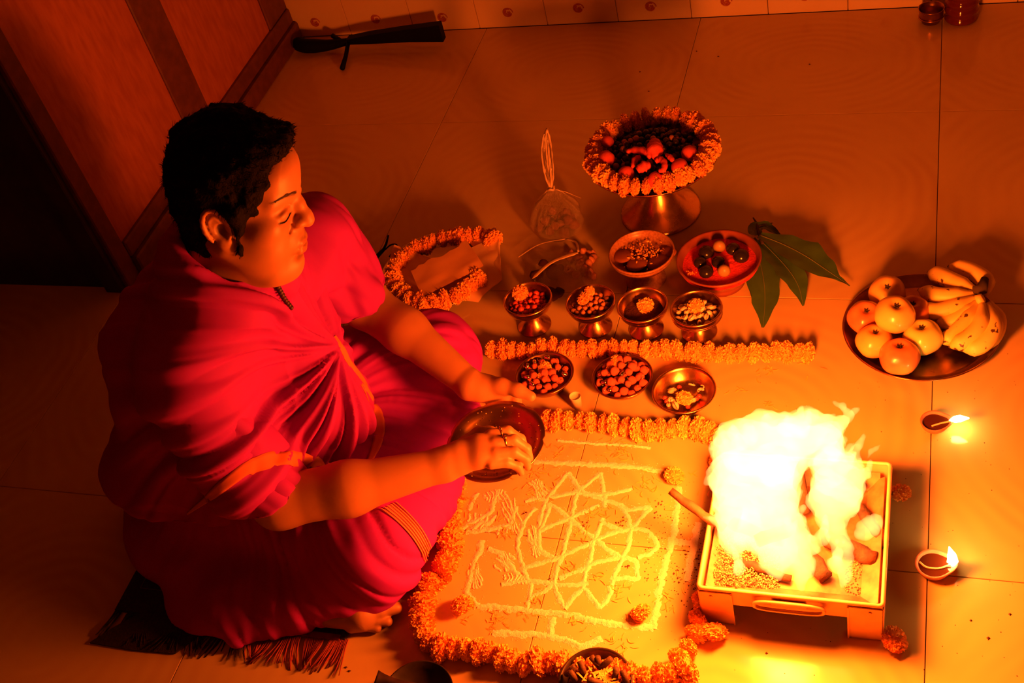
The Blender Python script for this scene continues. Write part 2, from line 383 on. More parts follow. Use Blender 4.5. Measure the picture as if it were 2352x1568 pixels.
# ================================================================ THE SETTING
TX, TY = .6, .613
fl = tag(MB().box((0, -.6, -.03), (5.8, 4.9, .04)).build('floor', MT['grout'], smooth=False), kind='structure')
tm = MB().box((0, 0, -.005), (TX-.0014, TY-.0014, .010), bev=.0006).mesh('tile', MT['tile'], smooth=False)
for i in range(-4, 5):
    for j in range(-5, 3):
        cy = (j+.5)*TY; hy = TY
        if cy+hy/2 > 1.67: cy = (2*TY+1.668)/2; hy = 1.668-2*TY
        o = link('tile', tm, fl, ((i+.5)*TX, cy, 0)); 
        if hy != TY: o.scale = (1, hy/TY, 1)
wb = tag(MB().box((0.3, 1.72, 1.38), (5.0, .08, 2.84)).build('wall_back', MT['wallgrout'], smooth=False), kind='structure')
wtm = MB().box((0, 0, 0), (.1972, .012, .1975), bev=.0008).mesh('tile', MT['walltile'], smooth=False)
mot = MB()
for k in range(4):      # swirled rose print
    P = [(math.cos(a)*(.0152-.0040*k-.0002*j), 0, math.sin(a)*(.0152-.0040*k-.0002*j)) for j, a in enumerate(np.linspace(k, k+6.1, 24))]
    mot.tube(P, .0017, 4, flat=.15, up=(0, 1, 0))
motm = mot.mesh('printed_motif', MT['motif'])
xs0 = -.024
MB().box((.3, 1.675, 2.1), (5.0, .012, 1.4)).build('plaster_panel', MT['plaster'], wb, smooth=False)
for i in range(-6, 15):
    for j in range(0, 7):
        o = link('tile', wtm, wb, (xs0+(i+.5)*.199, 1.676, .099+j*.199))
        if j == 0: link('printed_motif', motm, o, (-.006+.004*math.sin(i*3), -.0064, -.099+.043+.004*math.sin(i*2)))
tag(MB().box((3.0, -.6, 1.38), (.1, 4.8, 2.84)).build('wall_right', MT['plaster'], smooth=False), kind='structure')
tag(MB().box((.1, -3.0, 1.38), (5.6, .1, 2.84)).build('wall_front', MT['plaster'], smooth=False), kind='structure')
tag(MB().box((-2.6, -.9, 1.38), (.1, 4.2, 2.84)).build('wall_side', MT['plaster'], smooth=False), kind='structure')
tag(MB().box((0.1, -.6, 2.85), (5.8, 5.2, .1)).build('ceiling', MT['ceil'], smooth=False), kind='structure')
# wooden partition on the left: panels framed by rails and stiles
wl = tag(MB().box((-1.235, 1.125, 1.38), (.05, 1.08, 2.84)).build('wall_left', MT['rail'], smooth=False), kind='structure')
for n, y0, y1, z0, z1, x in (('stile', .585, .635, 0, 2.8, -1.190), ('stile', 1.028, 1.142, .10, 2.8, -1.192), ('stile', 1.545, 1.666, .10, 2.8, -1.192)):
    MB().box((x-.008, (y0+y1)/2, (z0+z1)/2), (.018, y1-y0, z1-z0), bev=.003).build(n, MT['rail'], wl, smooth=False)
MB().box((-1.196, 1.15, .078), (.022, 1.03, .044), bev=.004).build('rail', MT['rail'], wl, smooth=False)
MB().box((-1.188, 1.15, .028), (.030, 1.03, .056), bev=.004).build('rail', MT['rail'], wl, smooth=False)
MB().box((-1.203, .832, 1.45), (.012, .392, 2.7)).build('panel', MT['ply'], wl, smooth=False)
MB().box((-1.203, 1.343, 1.45), (.012, .402, 2.7)).build('panel', MT['ply'], wl, smooth=False)
wr = tag(MB().box((-1.91, .615, 1.38), (1.35, .05, 2.84)).build('wall_recess', MT['darkwood'], smooth=False), kind='structure')
MB().box((-1.227, .580, 1.4), (.05, .02, 2.8), bev=.003).build('stile', MT['darkwood'], wr, smooth=False)
# ================================================================ KUNDA (square fire tray)
KX0, KX1, KY0, KY1, KZ = .268, .538, -.126, .140, .092
kx, ky = (KX0+KX1)/2, (KY0+KY1)/2
kd = thing('fire_tray', 'square copper fire tray on four corner legs holding the blazing fire', 'fire tray', (kx, ky, 0))
hx, hy = (KX1-KX0)/2, (KY1-KY0)/2
b = MB()
for sx, sy, L in ((0, -1, hx), (0, 1, hx), (-1, 0, hy), (1, 0, hy)):
    c = np.array((sx*(hx-.001), sy*(hy-.001), KZ-.020))
    d = (2*hx, .0018, .040) if sx == 0 else (.0018, 2*hy, .040)
    b.box(c, d, bev=.0004)
b.build('tray_body', MT['copper'], kd, smooth=False)
MB().box((0, 0, .056), (2*hx-.004, 2*hy-.004, .002)).build('tray_floor', MT['sooty'], kd, smooth=False)
P = []
r = .006
for cx, cy, a0 in ((hx-r, hy-r, 0), (-hx+r, hy-r, 90), (-hx+r, -hy+r, 180), (hx-r, -hy+r, 270)):
    P += [(cx+r*math.cos(math.radians(a)), cy+r*math.sin(math.radians(a)), KZ) for a in (a0, a0+30, a0+60, a0+90)]
P.append(P[0]); MB().tube(P, .0034, 8, cap=False).build('rolled_rim', MT['copper'], kd)
b = MB()     # inner sloping ledge
for sx, sy in ((1, 0), (-1, 0), (0, 1), (0, -1)):
    if sx: b.box((sx*(hx-.020), 0, .068), (.030, 2*hy-.03, .0015), rot=roty(sx*-.55))
    else: b.box((0, sy*(hy-.020), .068), (2*hx-.03, .030, .0015), rot=rotx(sy*.55))
b.build('inner_ledge', MT['sooty'], kd, smooth=False)
for sx in (-1, 1):
    for sy in (-1, 1):
        b = MB(); lw = .050
        b.box((sx*(hx-lw/2), sy*(hy+.0012), .042), (lw, .002, .084), bev=.0005); b.box((sx*(hx+.0012), sy*(hy-lw/2), .042), (.002, lw, .084), bev=.0005)
        b.box((sx*(hx-lw/2), sy*(hy-.006), .001), (lw, .014, .002)); b.box((sx*(hx-lw+.001), sy*(hy+.0028), .042), (.0025, .0022, .084))
        o = b.build('leg', MT['copper'], kd, smooth=False)
        MB().ball((sx*(hx-lw*.35), sy*(hy+.0025), .074), (.003, .0015, .003), 8).build('rivet', MT['copper'], o)
hb = MB(); P = []
HW, HH = .052, .011
for k in range(41):
    a = 2*math.pi*k/40; P.append((HW*np.sign(math.cos(a))*abs(math.cos(a))**.55, -(hy+.007), .072+HH*np.sign(math.sin(a))*abs(math.sin(a))**.7))
hb.tube(P, .0032, 8, cap=False, up=(0, 1, 0)); hd = hb.build('handle', MT['copper'], kd)
MB().box((0, -(hy+.003), .074), (.052, .002, .013), bev=.0005).build('handle_plate', MT['copper'], hd, smooth=False)
for s in (-1, 1): MB().ball((s*.018, -(hy+.005), .074), (.0025, .0012, .0025), 8).build('rivet', MT['copper'], hd)
# embers / grains in the tray
b = MB()
for i in range(2600):
    px = random.uniform(1640, 1790); py = random.uniform(1215, 1345) if random.random() < .9 else random.uniform(1300, 1350)
    p = un(px, py, .070); 
    if not (KX0+.012 < p[0] < KX1-.01 and KY0+.012 < p[1] < KY1-.01): continue
    z = .060+.020*max(0, 1-((p[0]-.32)**2+(p[1]+.06)**2)/.006)*random.random()
    r = random.uniform(.0011, .0020); R = rotz(random.random()*6)@rotx(random.random()*3)
    b.add(np.array([(r*1.5, 0, 0), (-r*1.5, 0, 0), (0, r, 0), (0, -r, 0), (0, 0, r), (0, 0, -r)])@R.T+np.array((p[0], p[1], z)), [(0, 2, 4), (2, 1, 4), (1, 3, 4), (3, 0, 4), (2, 0, 5), (1, 2, 5), (3, 1, 5), (0, 3, 5)])
for i in range(220):
    p = un(random.uniform(1940, 2030), random.uniform(1280, 1375), .058)
    if not (p[0] < KX1-.01 and p[1] > KY0+.012): continue
    r = .0013; b.add(np.array([(r*1.5, 0, 0), (-r*1.5, 0, 0), (0, r, 0), (0, -r, 0), (0, 0, r)])+np.array((p[0], p[1], .0585)), [(0, 2, 4), (2, 1, 4), (1, 3, 4), (3, 0, 4)])
tag(b.build('sesame_grain', MT['sesame'], smooth=False), 'loose sesame and barley grains heaped in the near left of the fire tray', 'grains', kind='stuff')
def log_mesh(a, b_, ra, rb, name, m, seed, n=9, parent=None, loc=(0, 0, 0)):
    a = np.array(a); b_ = np.array(b_); rr = np.random.default_rng(seed); P = []; R = []
    for i in range(n):
        t = i/(n-1); P.append(a+(b_-a)*t+rr.normal(0, ra*.12, 3)); R.append((ra+(rb-ra)*t)*rr.uniform(.88, 1.1))
    mb = MB(); mb.tube(P, R, 9)
    V = np.array(mb.v); mb.v = [tuple(v) for v in V+rr.normal(0, ra*.07, V.shape)-np.array(loc)]
    return mb.build(name, m, parent, loc=loc)
logs = [((1700, 1290, .078), (1815, 1330, .066), .007, 'thin charred log lying at the near edge of the fire', 'char'),
        ((1790, 1180, .085), (1900, 1330, .066), .014, 'thick charred log pointing at the tray handle under the flames', 'char'),
        ((1960, 1150, .080), (2035, 1250, .066), .010, 'charred log lying at the far right inside the tray', 'char'),
        ((1900, 1240, .075), (2010, 1285, .066), .014, 'short thick charred log at the right of the tray floor', 'char'),
        ((1680, 1200, .085), (1800, 1240, .080), .011, 'charred log buried under the left flames', 'char'),
        ((1825, 1060, .14), (1850, 1180, .075), .012, 'upright charred log showing through a gap in the flames', 'char'),
        ((1900, 1050, .085), (1980, 1120, .080), .010, 'charred log at the far side of the fire tray', 'char'),
        ((1740, 1240, .100), (1850, 1200, .095), .011, 'charred log lying across the others in the fire', 'char')]
for i, (a, b_, r, lb, m) in enumerate(logs):
    A = un(*a); B = un(*b_); o = log_mesh(A, B, r, r*.85, 'firewood_log', MT[m], i+3, loc=(float((A[0]+B[0])/2), float((A[1]+B[1])/2), .06)); tag(o, lb, 'firewood', 'logs burning in the tray')
A, B = un(1540, 1128, .125), un(1665, 1215, .092)
o = log_mesh(A, B, .0065, .0085, 'stick', MT['wood'], 77, loc=tuple(B)); tag(o, 'brown wooden stick jutting out of the fire tray over the powder drawing', 'stick')
# flames
FL = SDF((.20, -.20, .055), (.56, .14, .50), .0024)
def fz(z): return z+.36*max(0, z-.09)
def tongue(pts, k=.02, s=.92): FL.chain([un(p[0], p[1], fz(p[2])) for p in pts], [p[3]*s for p in pts], k)
tongue([(1700, 1210, .10, .040), (1690, 1100, .19, .038), (1712, 1030, .26, .034), (1760, 985, .30, .024), (1810, 962, .325, .012)])
tongue([(1790, 1260, .09, .034), (1770, 1120, .18, .045), (1790, 1040, .25, .042), (1850, 990, .30, .028), (1900, 962, .33, .010)])
tongue([(1890, 1150, .13, .026), (1915, 1080, .20, .028), (1890, 1020, .26, .026), (1918, 985, .30, .012)])
tongue([(1915, 985, .30, .011), (1938, 966, .325, .0085), (1950, 950, .335, .0070), (1934, 934, .35, .0038), (1916, 924, .36, .0016)], .004)
tongue([(1946, 962, .33, .0060), (1962, 944, .345, .0045), (1990, 932, .36, .0014)], .003)
tongue([(1905, 965, .32, .0060), (1922, 945, .335, .0016)], .003)
tongue([(1940, 1170, .13, .020), (1955, 1110, .18, .016), (1972, 1065, .22, .003)])
tongue([(1930, 1090, .19, .018), (1950, 1140, .15, .013), (1962, 1165, .13, .003)])
tongue([(1840, 1345, .078, .006), (1845, 1300, .09, .016), (1825, 1240, .12, .028)])
tongue([(1790, 1330, .08, .005), (1780, 1290, .095, .016), (1760, 1240, .12, .026)])
tongue([(1945, 1310, .08, .004), (1935, 1250, .10, .011), (1905, 1190, .13, .020)])
tongue([(1935, 1345, .066, .002), (1940, 1320, .072, .006), (1930, 1280, .09, .006)])
tongue([(1690, 1270, .085, .004), (1690, 1240, .10, .018), (1695, 1190, .13, .03)])
tongue([(1622, 1108, .19, .004), (1632, 1085, .20, .0055), (1652, 1067, .215, .007), (1680, 1060, .23, .012)], .01)
tongue([(1618, 1190, .105, .001), (1645, 1193, .11, .006), (1680, 1195, .12, .016)], .01)
tongue([(1975, 1225, .085, .010), (1998, 1208, .09, .014), (2012, 1188, .10, .006), (2022, 1185, .105, .001)], .01)
tongue([(1660, 1030, .24, .020), (1690, 985, .28, .012), (1740, 962, .31, .004)])
FL.ell(un(1838, 1095, fz(.20)), (.012, .02, .030), .008, sub=True)
tongue([(1800, 1000, .30, .016), (1770, 968, .325, .008), (1758, 948, .34, .0012)], .012)
tongue([(1850, 985, .31, .016), (1866, 962, .33, .007), (1884, 948, .34, .0016)], .006)
tongue([(1670, 1040, .24, .012), (1650, 1005, .265, .006), (1662, 978, .285, .0012)], .010)
tongue([(1960, 1120, .17, .008), (1990, 1090, .19, .004), (2000, 1060, .21, .0010)], .008)
tongue([(1940, 1060, .21, .012), (1975, 1020, .24, .004), (1985, 990, .26, .0010)], .008)
lr = np.random.default_rng(12)
for i in range(46):      # pointed licks round the outline and streaks in the lower flames
    if i < 30:
        a = lr.uniform(-.25, 3.4); px, py = 1800+130*math.cos(a), 1080-95*math.sin(a); z = .22+.11*math.sin(a); dx, dy, dz = 26*math.cos(a)+lr.normal(0, 10), -34-lr.uniform(0, 16), .035
    else: px, py = lr.uniform(1690, 1950), lr.uniform(1200, 1310); z = .14-(py-1200)/110*.055; dx, dy, dz = lr.normal(0, 10), -55, .05
    tongue([(px, py, z, .011), (px+dx*.5+lr.normal(0, 5), py+dy*.5, z+dz*.5, .006), (px+dx+lr.normal(0, 6), py+dy, z+dz, .0020)], .004)
FL.warp(.0042, 55); FL.warp(.0022, 130, 5)
V, Fq = FL.surf(); fl_o = thing('campfire', 'large white hot yellow edged flames blazing above the copper tray', 'fire', (kx, ky, .06))
c0 = np.array((kx, ky, .06))
MT['flame'] = vmat('burning_gas', (1, .36, .085), 80)
o = link('flame', np_mesh('flame', V-c0, Fq, MT['flame']), fl_o)
W = SDF((.44, -.06, .18), (.60, .12, .34), .002)
W.chain([un(1992, 1055, .24), un(2000, 1036, .255), un(2012, 1030, .26), un(2026, 1018, .27)], [.001, .0035, .003, .0005], .004)
V, Fq = W.surf(); link('flame_wisp', np_mesh('flame_wisp', V-c0, Fq, MT['flame']), fl_o)
# ================================================================ MARIGOLDS
def marigold_mesh(seed, m, n=260, fl_=.8):
    rr = np.random.default_rng(seed); mb = MB(); mb.ball((0, 0, 0), (.86, .86, .86*fl_), 12, mi=1)
    for i in range(n):
        z = 1-2*(i+.5)/n; a = i*2.399963+rr.normal(0, .15); s = math.sqrt(max(0, 1-z*z)); d = np.array((s*math.cos(a), s*math.sin(a), z))
        d = d+rr.normal(0, .08, 3); d /= np.linalg.norm(d)
        t = np.cross(d, rr.normal(0, 1, 3)); t /= np.linalg.norm(t); u = np.cross(d, t)
        w_ = rr.uniform(.09, .15); l = rr.uniform(.92, 1.07); c = d*.78
        tip = d*l+u*rr.uniform(-.12, .16)
        V = np.array([c-t*w_*.6, c+t*w_*.6, tip+t*w_+d*rr.uniform(-.05, .05), tip+u*.07+d*.02, tip-t*w_+d*rr.uniform(-.05, .05)]); V[:, 2] *= fl_
        mb.add(V, [(0, 1, 2, 3), (0, 3, 4)])
    return mb.mesh('flower_head', [m, MT['mgc']], smooth=False)
MG = [marigold_mesh(s, MT['mg'] if s % 3 else MT['mg2']) for s in range(6)]
CAL = MB().lathe([(0, 0), (.22, .02), (.30, .2), (.22, .5), (0, .55)], 8).mesh('calyx', MT['green'])
def ori(d):     # euler turning local z onto d with a random spin
    q = Vector([float(a) for a in d]).to_track_quat('Z', 'Y'); return (q.to_matrix() @ Matrix.Rotation(random.uniform(0, 6.28), 3, 'Z')).to_euler()
def garland(name, P, label, r=.017, step=.0225, group=None, cat='garland', lift=True, squeeze=.74, jit=.16):
    P = resample(catmull(P), step); base = P.mean(0); base[2] = 0 if lift else base[2]
    g = thing(name, label, cat, base, group)
    st = MB().tube([p-base for p in P], .0008, 5); s_ = st.build('string', MT['wick'], g)
    for i, p in enumerate(P):
        t = P[min(i+1, len(P)-1)]-P[max(i-1, 0)]; t /= np.linalg.norm(t); t = t+np.array([random.gauss(0, jit) for _ in range(3)])
        rr = r*random.uniform(.84, 1.14); off = np.array([random.gauss(0, .0015), random.gauss(0, .0015), random.gauss(0, .0008)])
        link('flower_head', MG[random.randrange(6)], g, p-base+off, ori(t), (rr, rr*random.uniform(.88, 1.05), rr*random.uniform(squeeze*.9, squeeze*1.2)))
    return g
def ups(L, z): return [un(a, b, z) for a, b in L]
garland('marigold_garland', ups([(1132, 803), (1200, 806), (1260, 797), (1320, 802), (1370, 800), (1450, 800), (1530, 803), (1620, 810), (1720, 812), (1800, 806), (1858, 812)], .015), 'straight orange marigold garland lying between the footed cups and the shallow bowls', .0200, .0210)
garland('marigold_garland', ups([(1255, 962), (1330, 968), (1400, 975), (1460, 985), (1530, 985), (1590, 985), (1640, 1000), (1672, 1020), (1660, 1050), (1650, 1085)], .017), 'yellow lit marigold garland along the far side of the powder drawing', .0215, .0215)
garland('marigold_garland', ups([(1042, 1095), (1040, 1130), (1034, 1165), (1030, 1200), (1035, 1235), (1040, 1265), (1020, 1300), (995, 1330), (978, 1365), (972, 1400), (970, 1440), (985, 1475), (1020, 1490), (1060, 1492), (1110, 1495), (1160, 1510), (1210, 1520), (1260, 1522), (1310, 1530), (1380, 1545), (1450, 1552), (1520, 1552), (1575, 1540)], .017), 'orange marigold garland curving past his knee round the near side of the powder drawing', .0220, .0212)
garland('marigold_garland', ups([(1572, 1535), (1556, 1510), (1585, 1480), (1598, 1450), (1600, 1420), (1622, 1395), (1608, 1370)], .017), 'short marigold garland end running from the bottom corner up to the tray leg', .0180, .0240)
def flower(px, py, r, label, z=None, group='loose marigolds on the floor', tilt=None, m=None, squash=.8):
    z = r*.75 if z is None else z; p = un(px, py, z); t = thing('marigold', label, 'flower', p, group)
    d = tilt or (random.gauss(0, .3), random.gauss(0, .3), 1); e = ori(d)
    link('petals', MG[m if m is not None else random.randrange(6)], t, (0, 0, 0), e, (r, r, r*squash)); return t
flower(2068, 1131, .0175, 'red orange marigold in the shade right of the fire tray')
flower(2055, 1468, .0205, 'orange marigold by the near right foot of the fire tray')
flower(1062, 1388, .0195, 'orange marigold with green calyx lying in the near left of the powder drawing', tilt=(.2, -.3, -1))
flower(1472, 1405, .0170, 'ragged yellow marigold on the near right of the powder drawing')
flower(1549, 1092, .0180, 'yellow marigold ball on the far right corner of the powder drawing')
flower(1640, 1450, .0215, 'large yellow marigold beside the garland below the tray leg')
flower(1612, 1443, .0165, 'ragged orange marigold touching the garland below the tray leg')
# ================================================================ RANGOLI
def cA(L): return [(900+x/2.94, 1040+y/2.94) for x, y in L]
def powder(name, L, wd=.0062, h=.0022, parent=None):
    P = resample(catmull([un(a, b, 0) for a, b in L], 6), .0022); n = len(P); mb = MB()
    t = np.gradient(P, axis=0); t /= np.linalg.norm(t, axis=1)[:, None]; nn = np.stack([-t[:, 1], t[:, 0], 0*t[:, 0]], 1)
    s = np.arange(n); sd = random.random()*100
    wob = vnoise(s*.25+sd, 0)*.0012; q = [-1, -.6, -.2, .2, .6, 1]; V = []
    for j, a in enumerate(q):
        wr_ = wd*.5*(1+.35*vnoise(s*.8+sd, j*3.1)+.25*vnoise(s*.25+sd, 7.7)); hh = h*(1-a*a)*(.55+.55*(vnoise(s*.9+sd, j*1.7)+.6)); hh = np.clip(hh, .0002, .005)
        if abs(a) == 1: hh = np.full(n, .00025)
        V.append(P+nn*(wob+a*wr_)[:, None]+np.array((0, 0, 1))*hh[:, None])
    V = np.stack(V, 1).reshape(-1, 3); F = [(i*6+j, i*6+j+1, (i+1)*6+j+1, (i+1)*6+j) for i in range(n-1) for j in range(5)]
    mb.add(V, [f[::-1] for f in F]); 
    for k in range(n*2):      # loose crumbs along the line
        i = random.randrange(n); c = P[i]+nn[i]*random.gauss(0, wd*.62); r = random.uniform(.0004, .0012)
        mb.add(np.array([(r, 0, 0), (0, r, 0), (-r, 0, 0), (0, -r, 0), (0, 0, r)])+c+np.array((0, 0, .0002)), [(0, 1, 4), (1, 2, 4), (2, 3, 4), (3, 0, 4)])
    return mb.build(name, MT['powder'], parent)
rg = thing('powder_drawing', 'white rice powder star and square drawn on the floor before him', 'floor drawing', (0, 0, 0))
for L in ([(1120, -85), (1400, -60), (1550, -55), (1750, -35)],): powder('powder_line', cA(L), .0065, parent=rg)
for L in ([(960, 60), (1240, 72), (1480, 85), (1640, 95), (1830, 128)], [(1940, 230), (1925, 380), (1900, 560), (1860, 700), (1820, 850), (1795, 1000), (1770, 1190)],
          [(2070, 470), (2040, 620), (2015, 740), (1995, 870)], [(1905, 600), (2045, 612)], [(580, 1035), (760, 1050), (900, 1065), (1050, 1075), (1200, 1095), (1340, 1130), (1560, 1160), (1770, 1182)],
          [(680, 1215), (860, 1225), (1060, 1235), (1180, 1265), (1300, 1305), (1420, 1250)], [(1085, 1110), (1065, 1232)], [(605, 590), (590, 660), (560, 720), (540, 800), (520, 880), (510, 960), (580, 1035)]):
    powder('powder_line', cA(L), .0115, .0021, parent=rg)
for L in ([(580, 270), (540, 330), (515, 390)], [(715, 250), (690, 320), (670, 395), (600, 440), (520, 480), (430, 540)], [(700, 420), (650, 480), (600, 470), (540, 520)], [(800, 480), (700, 510), (620, 520), (500, 540)], [(650, 650), (740, 680), (800, 760), (850, 830)], [(840, 360), (800, 480), (760, 560)]):
    powder('powder_line', cA(L), .0095, .0017, parent=rg)
for L in ([(1190, 130), (1110, 230), (1040, 330), (1005, 430), (990, 560), (1005, 650), (1090, 705)], [(1190, 130), (1235, 200), (1290, 265), (1380, 300), (1450, 320)],
          [(1410, 135), (1340, 190), (1270, 250), (1240, 300), (1215, 430), (1185, 560), (1150, 690), (1120, 780), (1095, 870), (1125, 960), (1165, 1052)], [(1410, 135), (1425, 240), (1440, 370)],
          [(1625, 240), (1500, 270), (1400, 285), (1250, 268), (1120, 290), (1060, 300)], [(1060, 340), (1200, 440), (1290, 520), (1370, 580), (1460, 650), (1540, 702), (1635, 722), (1650, 790), (1660, 850), (1580, 845), (1500, 850)],
          [(1000, 525), (1100, 480), (1210, 440), (1310, 390), (1400, 350)], [(1750, 368), (1660, 375), (1580, 380), (1530, 345), (1440, 320)], [(1750, 368), (1680, 440), (1610, 510), (1480, 545), (1370, 592), (1250, 650), (1130, 705), (1000, 745), (880, 772)],
          [(1360, 590), (1345, 670), (1325, 760), (1300, 850), (1290, 905), (1220, 985), (1165, 1052)], [(1280, 790), (1370, 745), (1450, 722), (1540, 700)],
          [(1545, 345), (1590, 430), (1612, 510), (1600, 600), (1570, 690), (1520, 780), (1490, 860), (1465, 960), (1415, 1035), (1350, 980), (1290, 905)], [(1100, 880), (1030, 930), (960, 965), (920, 1010), (905, 1060)],
          [(740, 890), (820, 875), (920, 868), (1010, 870), (1100, 885), (1200, 895), (1300, 885), (1330, 880)], [(1615, 510), (1700, 520), (1755, 560), (1790, 630), (1740, 680), (1660, 705)],
          [(970, 370), (900, 450), (860, 560), (850, 640), (885, 770), (920, 860)], [(1425, 440), (1400, 500), (1370, 585)], [(1420, 470), (1500, 500), (1560, 530)], [(1130, 850), (1200, 820), (1290, 785)], [(900, 330), (960, 310), (1060, 320)], [(1060, 340), (1040, 430), (1000, 525)], [(940, 880), (935, 960), (910, 1020)]):
    powder('powder_line', cA(L), .0088, .0017, parent=rg)
# smeared patches of powder with ridges
for (cx, cy, rx, ry, a) in ((820, 420, 60, 130, 20), (620, 480, 130, 55, -25), (960, 600, 30, 110, 10), (760, 740, 70, 60, 40), (830, 850, 80, 35, -10), (980, 250, 60, 70, 30), (560, 830, 40, 90, 10), (700, 290, 80, 40, 10)):
    for q in range(7):
        o_ = (q-3)/3.5; aa = math.radians(a); L = []
        for tt in np.linspace(-1, 1, 6):
            x = tt*ry*math.sqrt(max(.05, 1-o_*o_)); y = o_*rx+8*math.sin(tt*3+q)
            L.append((cx+y*math.cos(aa)+x*math.sin(aa), cy-y*math.sin(aa)+x*math.cos(aa)))
        if random.random() < .8: powder('powder_line', cA(L), random.uniform(.003, .0060), .0016, parent=rg)
# ================================================================ LOOSE PETALS AND SPECKS
pt = MB()
def petal(px, py, s=1.0):
    c = un(px, py, .0006); a = random.random()*6.28; l = random.uniform(.004, .008)*s; w_ = random.uniform(.0008, .0018)*s; cu = random.gauss(0, .4); P = []
    for i, t in enumerate((-1, -.3, .4, 1)):
        x = t*l; y = cu*l*t*t*.6; ww = w_*(1-.7*abs(t)); z = .0004+.0012*abs(t)*random.random()
        for s_ in (-1, 1): P.append((c[0]+x*math.cos(a)-(y+s_*ww)*math.sin(a), c[1]+x*math.sin(a)+(y+s_*ww)*math.cos(a), c[2]+z+.0002*s_))
    pt.add(P, [(0, 1, 3, 2), (2, 3, 5, 4), (4, 5, 7, 6)])
for cx, cy, n, s in ((1285, 1035, 12, 22), (1420, 1035, 35, 32), (1380, 1010, 14, 60), (1230, 1095, 30, 35), (1240, 1130, 14, 40), (1490, 1110, 22, 28), (1370, 1180, 30, 28), (1160, 1190, 8, 22), (1160, 1225, 26, 14), (1055, 1205, 14, 24), (1310, 1305, 14, 22), (1345, 1220, 14, 18), (1380, 1325, 8, 12), (1230, 1370, 12, 20), (1140, 1425, 24, 24), (1210, 1405, 10, 18), (1325, 1425, 12, 20), (1420, 1355, 16, 24), (1590, 1345, 12, 40), (1410, 1480, 12, 25), (1445, 1490, 6, 14), (1530, 1380, 16, 22), (1760, 855, 12, 20), (1840, 840, 8, 30), (1765, 930, 6, 10), (1700, 900, 6, 30), (1090, 1300, 6, 16), (1660, 1100, 26, 45), (1470, 1405, 12, 22), (1060, 1400, 12, 30), (1480, 1150, 10, 60), (1075, 1150, 8, 20)):
    for _ in range(n): petal(random.gauss(cx, s*.6), random.gauss(cy, s*.5))
tag(pt.build('flower_petals', MT['mg'], smooth=False), 'torn orange marigold petals strewn over the powder drawing and floor', 'petals', kind='stuff')
sp = MB()
def speck(px, py, r):
    c = un(px, py, 0); e = [random.uniform(.6, 1.3)*r for _ in range(4)]
    sp.add([(c[0]+e[0], c[1], .0002), (c[0], c[1]+e[1], .0002), (c[0]-e[2], c[1], .0002), (c[0], c[1]-e[3], .0002), (c[0], c[1], r*.9)], [(0, 1, 4), (1, 2, 4), (2, 3, 4), (3, 0, 4)])
for _ in range(260): speck(random.uniform(1480, 1625), random.triangular(1130, 1400, 1300), random.uniform(.0007, .0016))
for _ in range(60): speck(random.gauss(1590, 22), random.gauss(1330, 40), random.uniform(.001, .0028))
for cx, cy in ((1205, 1178), (1420, 1205), (1428, 1195), (1343, 1207), (1515, 1155), (1440, 1300), (1510, 1180), (1258, 1337), (1045, 1217)):
    for _ in range(7): speck(random.gauss(cx, 5), random.gauss(cy, 4), random.uniform(.001, .0026))
for _ in range(190): speck(random.uniform(1000, 1640), random.uniform(1020, 1500), random.uniform(.0004, .001))
for _ in range(130): speck(random.uniform(1640, 2350), random.uniform(800, 1560), random.uniform(.0005, .0012))
for px, py in ((2320, 1410), (2230, 1425), (1760, 1500), (2270, 1465), (1470, 165), (1490, 210), (1600, 118), (1650, 130), (1860, 148), (795, 1532), (803, 1540)): speck(px, py, .0028)
tag(sp.build('dark_seeds', MT['speck'], smooth=False), 'dark seed crumbs and specks scattered over the floor tiles', 'crumbs', kind='stuff')
# ================================================================ VESSELS
def footed(name, x, y, rr, zr, rf, m, label, cat='footed bowl', depth=.036, grp=None, lip=.0025, ridges=False):
    t = thing(name, label, cat, (x, y, 0), grp); zb = zr-depth; st = max(.010, rf*.42)
    out = [(0, zb-.001), (st, zb-.002)] 
    n = 9
    prof = [(0, zb+.004)]                 # inside, bottom to rim, then outside down
    for i in range(1, n+1):
        a = i/n*math.pi/2; prof.append(((rr-.003)*math.sin(a)**.8, zb+.004+(depth-.004)*(1-math.cos(a))))
    prof += [(rr-.002, zr+.0008), (rr, zr), (rr+.0008, zr-.003)]
    for i in range(n, 0, -1):
        a = i/n*math.pi/2; prof.append((rr*math.sin(a)**.8 if i > 1 else st*1.2, zb+(depth-.003)*(1-math.cos(a))))
    prof.append((st, zb-.003))
    b = MB(); b.lathe(prof, 48)
    if ridges:
        for z in (zr-.012, zr-.016): b.tube([((rr*.965)*math.cos(a), (rr*.965)*math.sin(a), z) for a in np.linspace(0, 2*math.pi, 41)], .0010, 5, cap=False)
    b.build('bowl', m, t)
    f = [(st, zb-.001)]
    for i in range(1, 9):
        q = i/8; f.append((st+(rf-st)*q**1.9, (zb-.002)*(1-q)+.003*q))
    f += [(rf+.001, .002), (rf+.001, 0), (rf-.002, 0)]
    MB().lathe(f, 40).build('foot', m, t); return t
def dish(name, x, y, rr, zr, rb, m, label, cat, thick=.0015, lipw=.004, curve=.55):
    t = thing(name, label, cat, (x, y, 0)); p = [(0, thick+.001), (rb, thick+.001)]
    for i in range(1, 8): q = i/7; p.append((rb+(rr-rb)*q**curve, thick+(zr-thick)*q**1.2))
    p += [(rr+lipw*.6, zr+.0006), (rr+lipw, zr-.0008), (rr+lipw*.6, zr-.0026), (rr, zr-.003)]
    for i in range(7, 0, -1): q = i/7; p.append((rb+(rr-rb)*q**curve+.001, (zr-thick)*q**1.2))
    p += [(rb, 0), (0, 0)]
    MB().lathe(p, 56).build('dish', m, t); return t
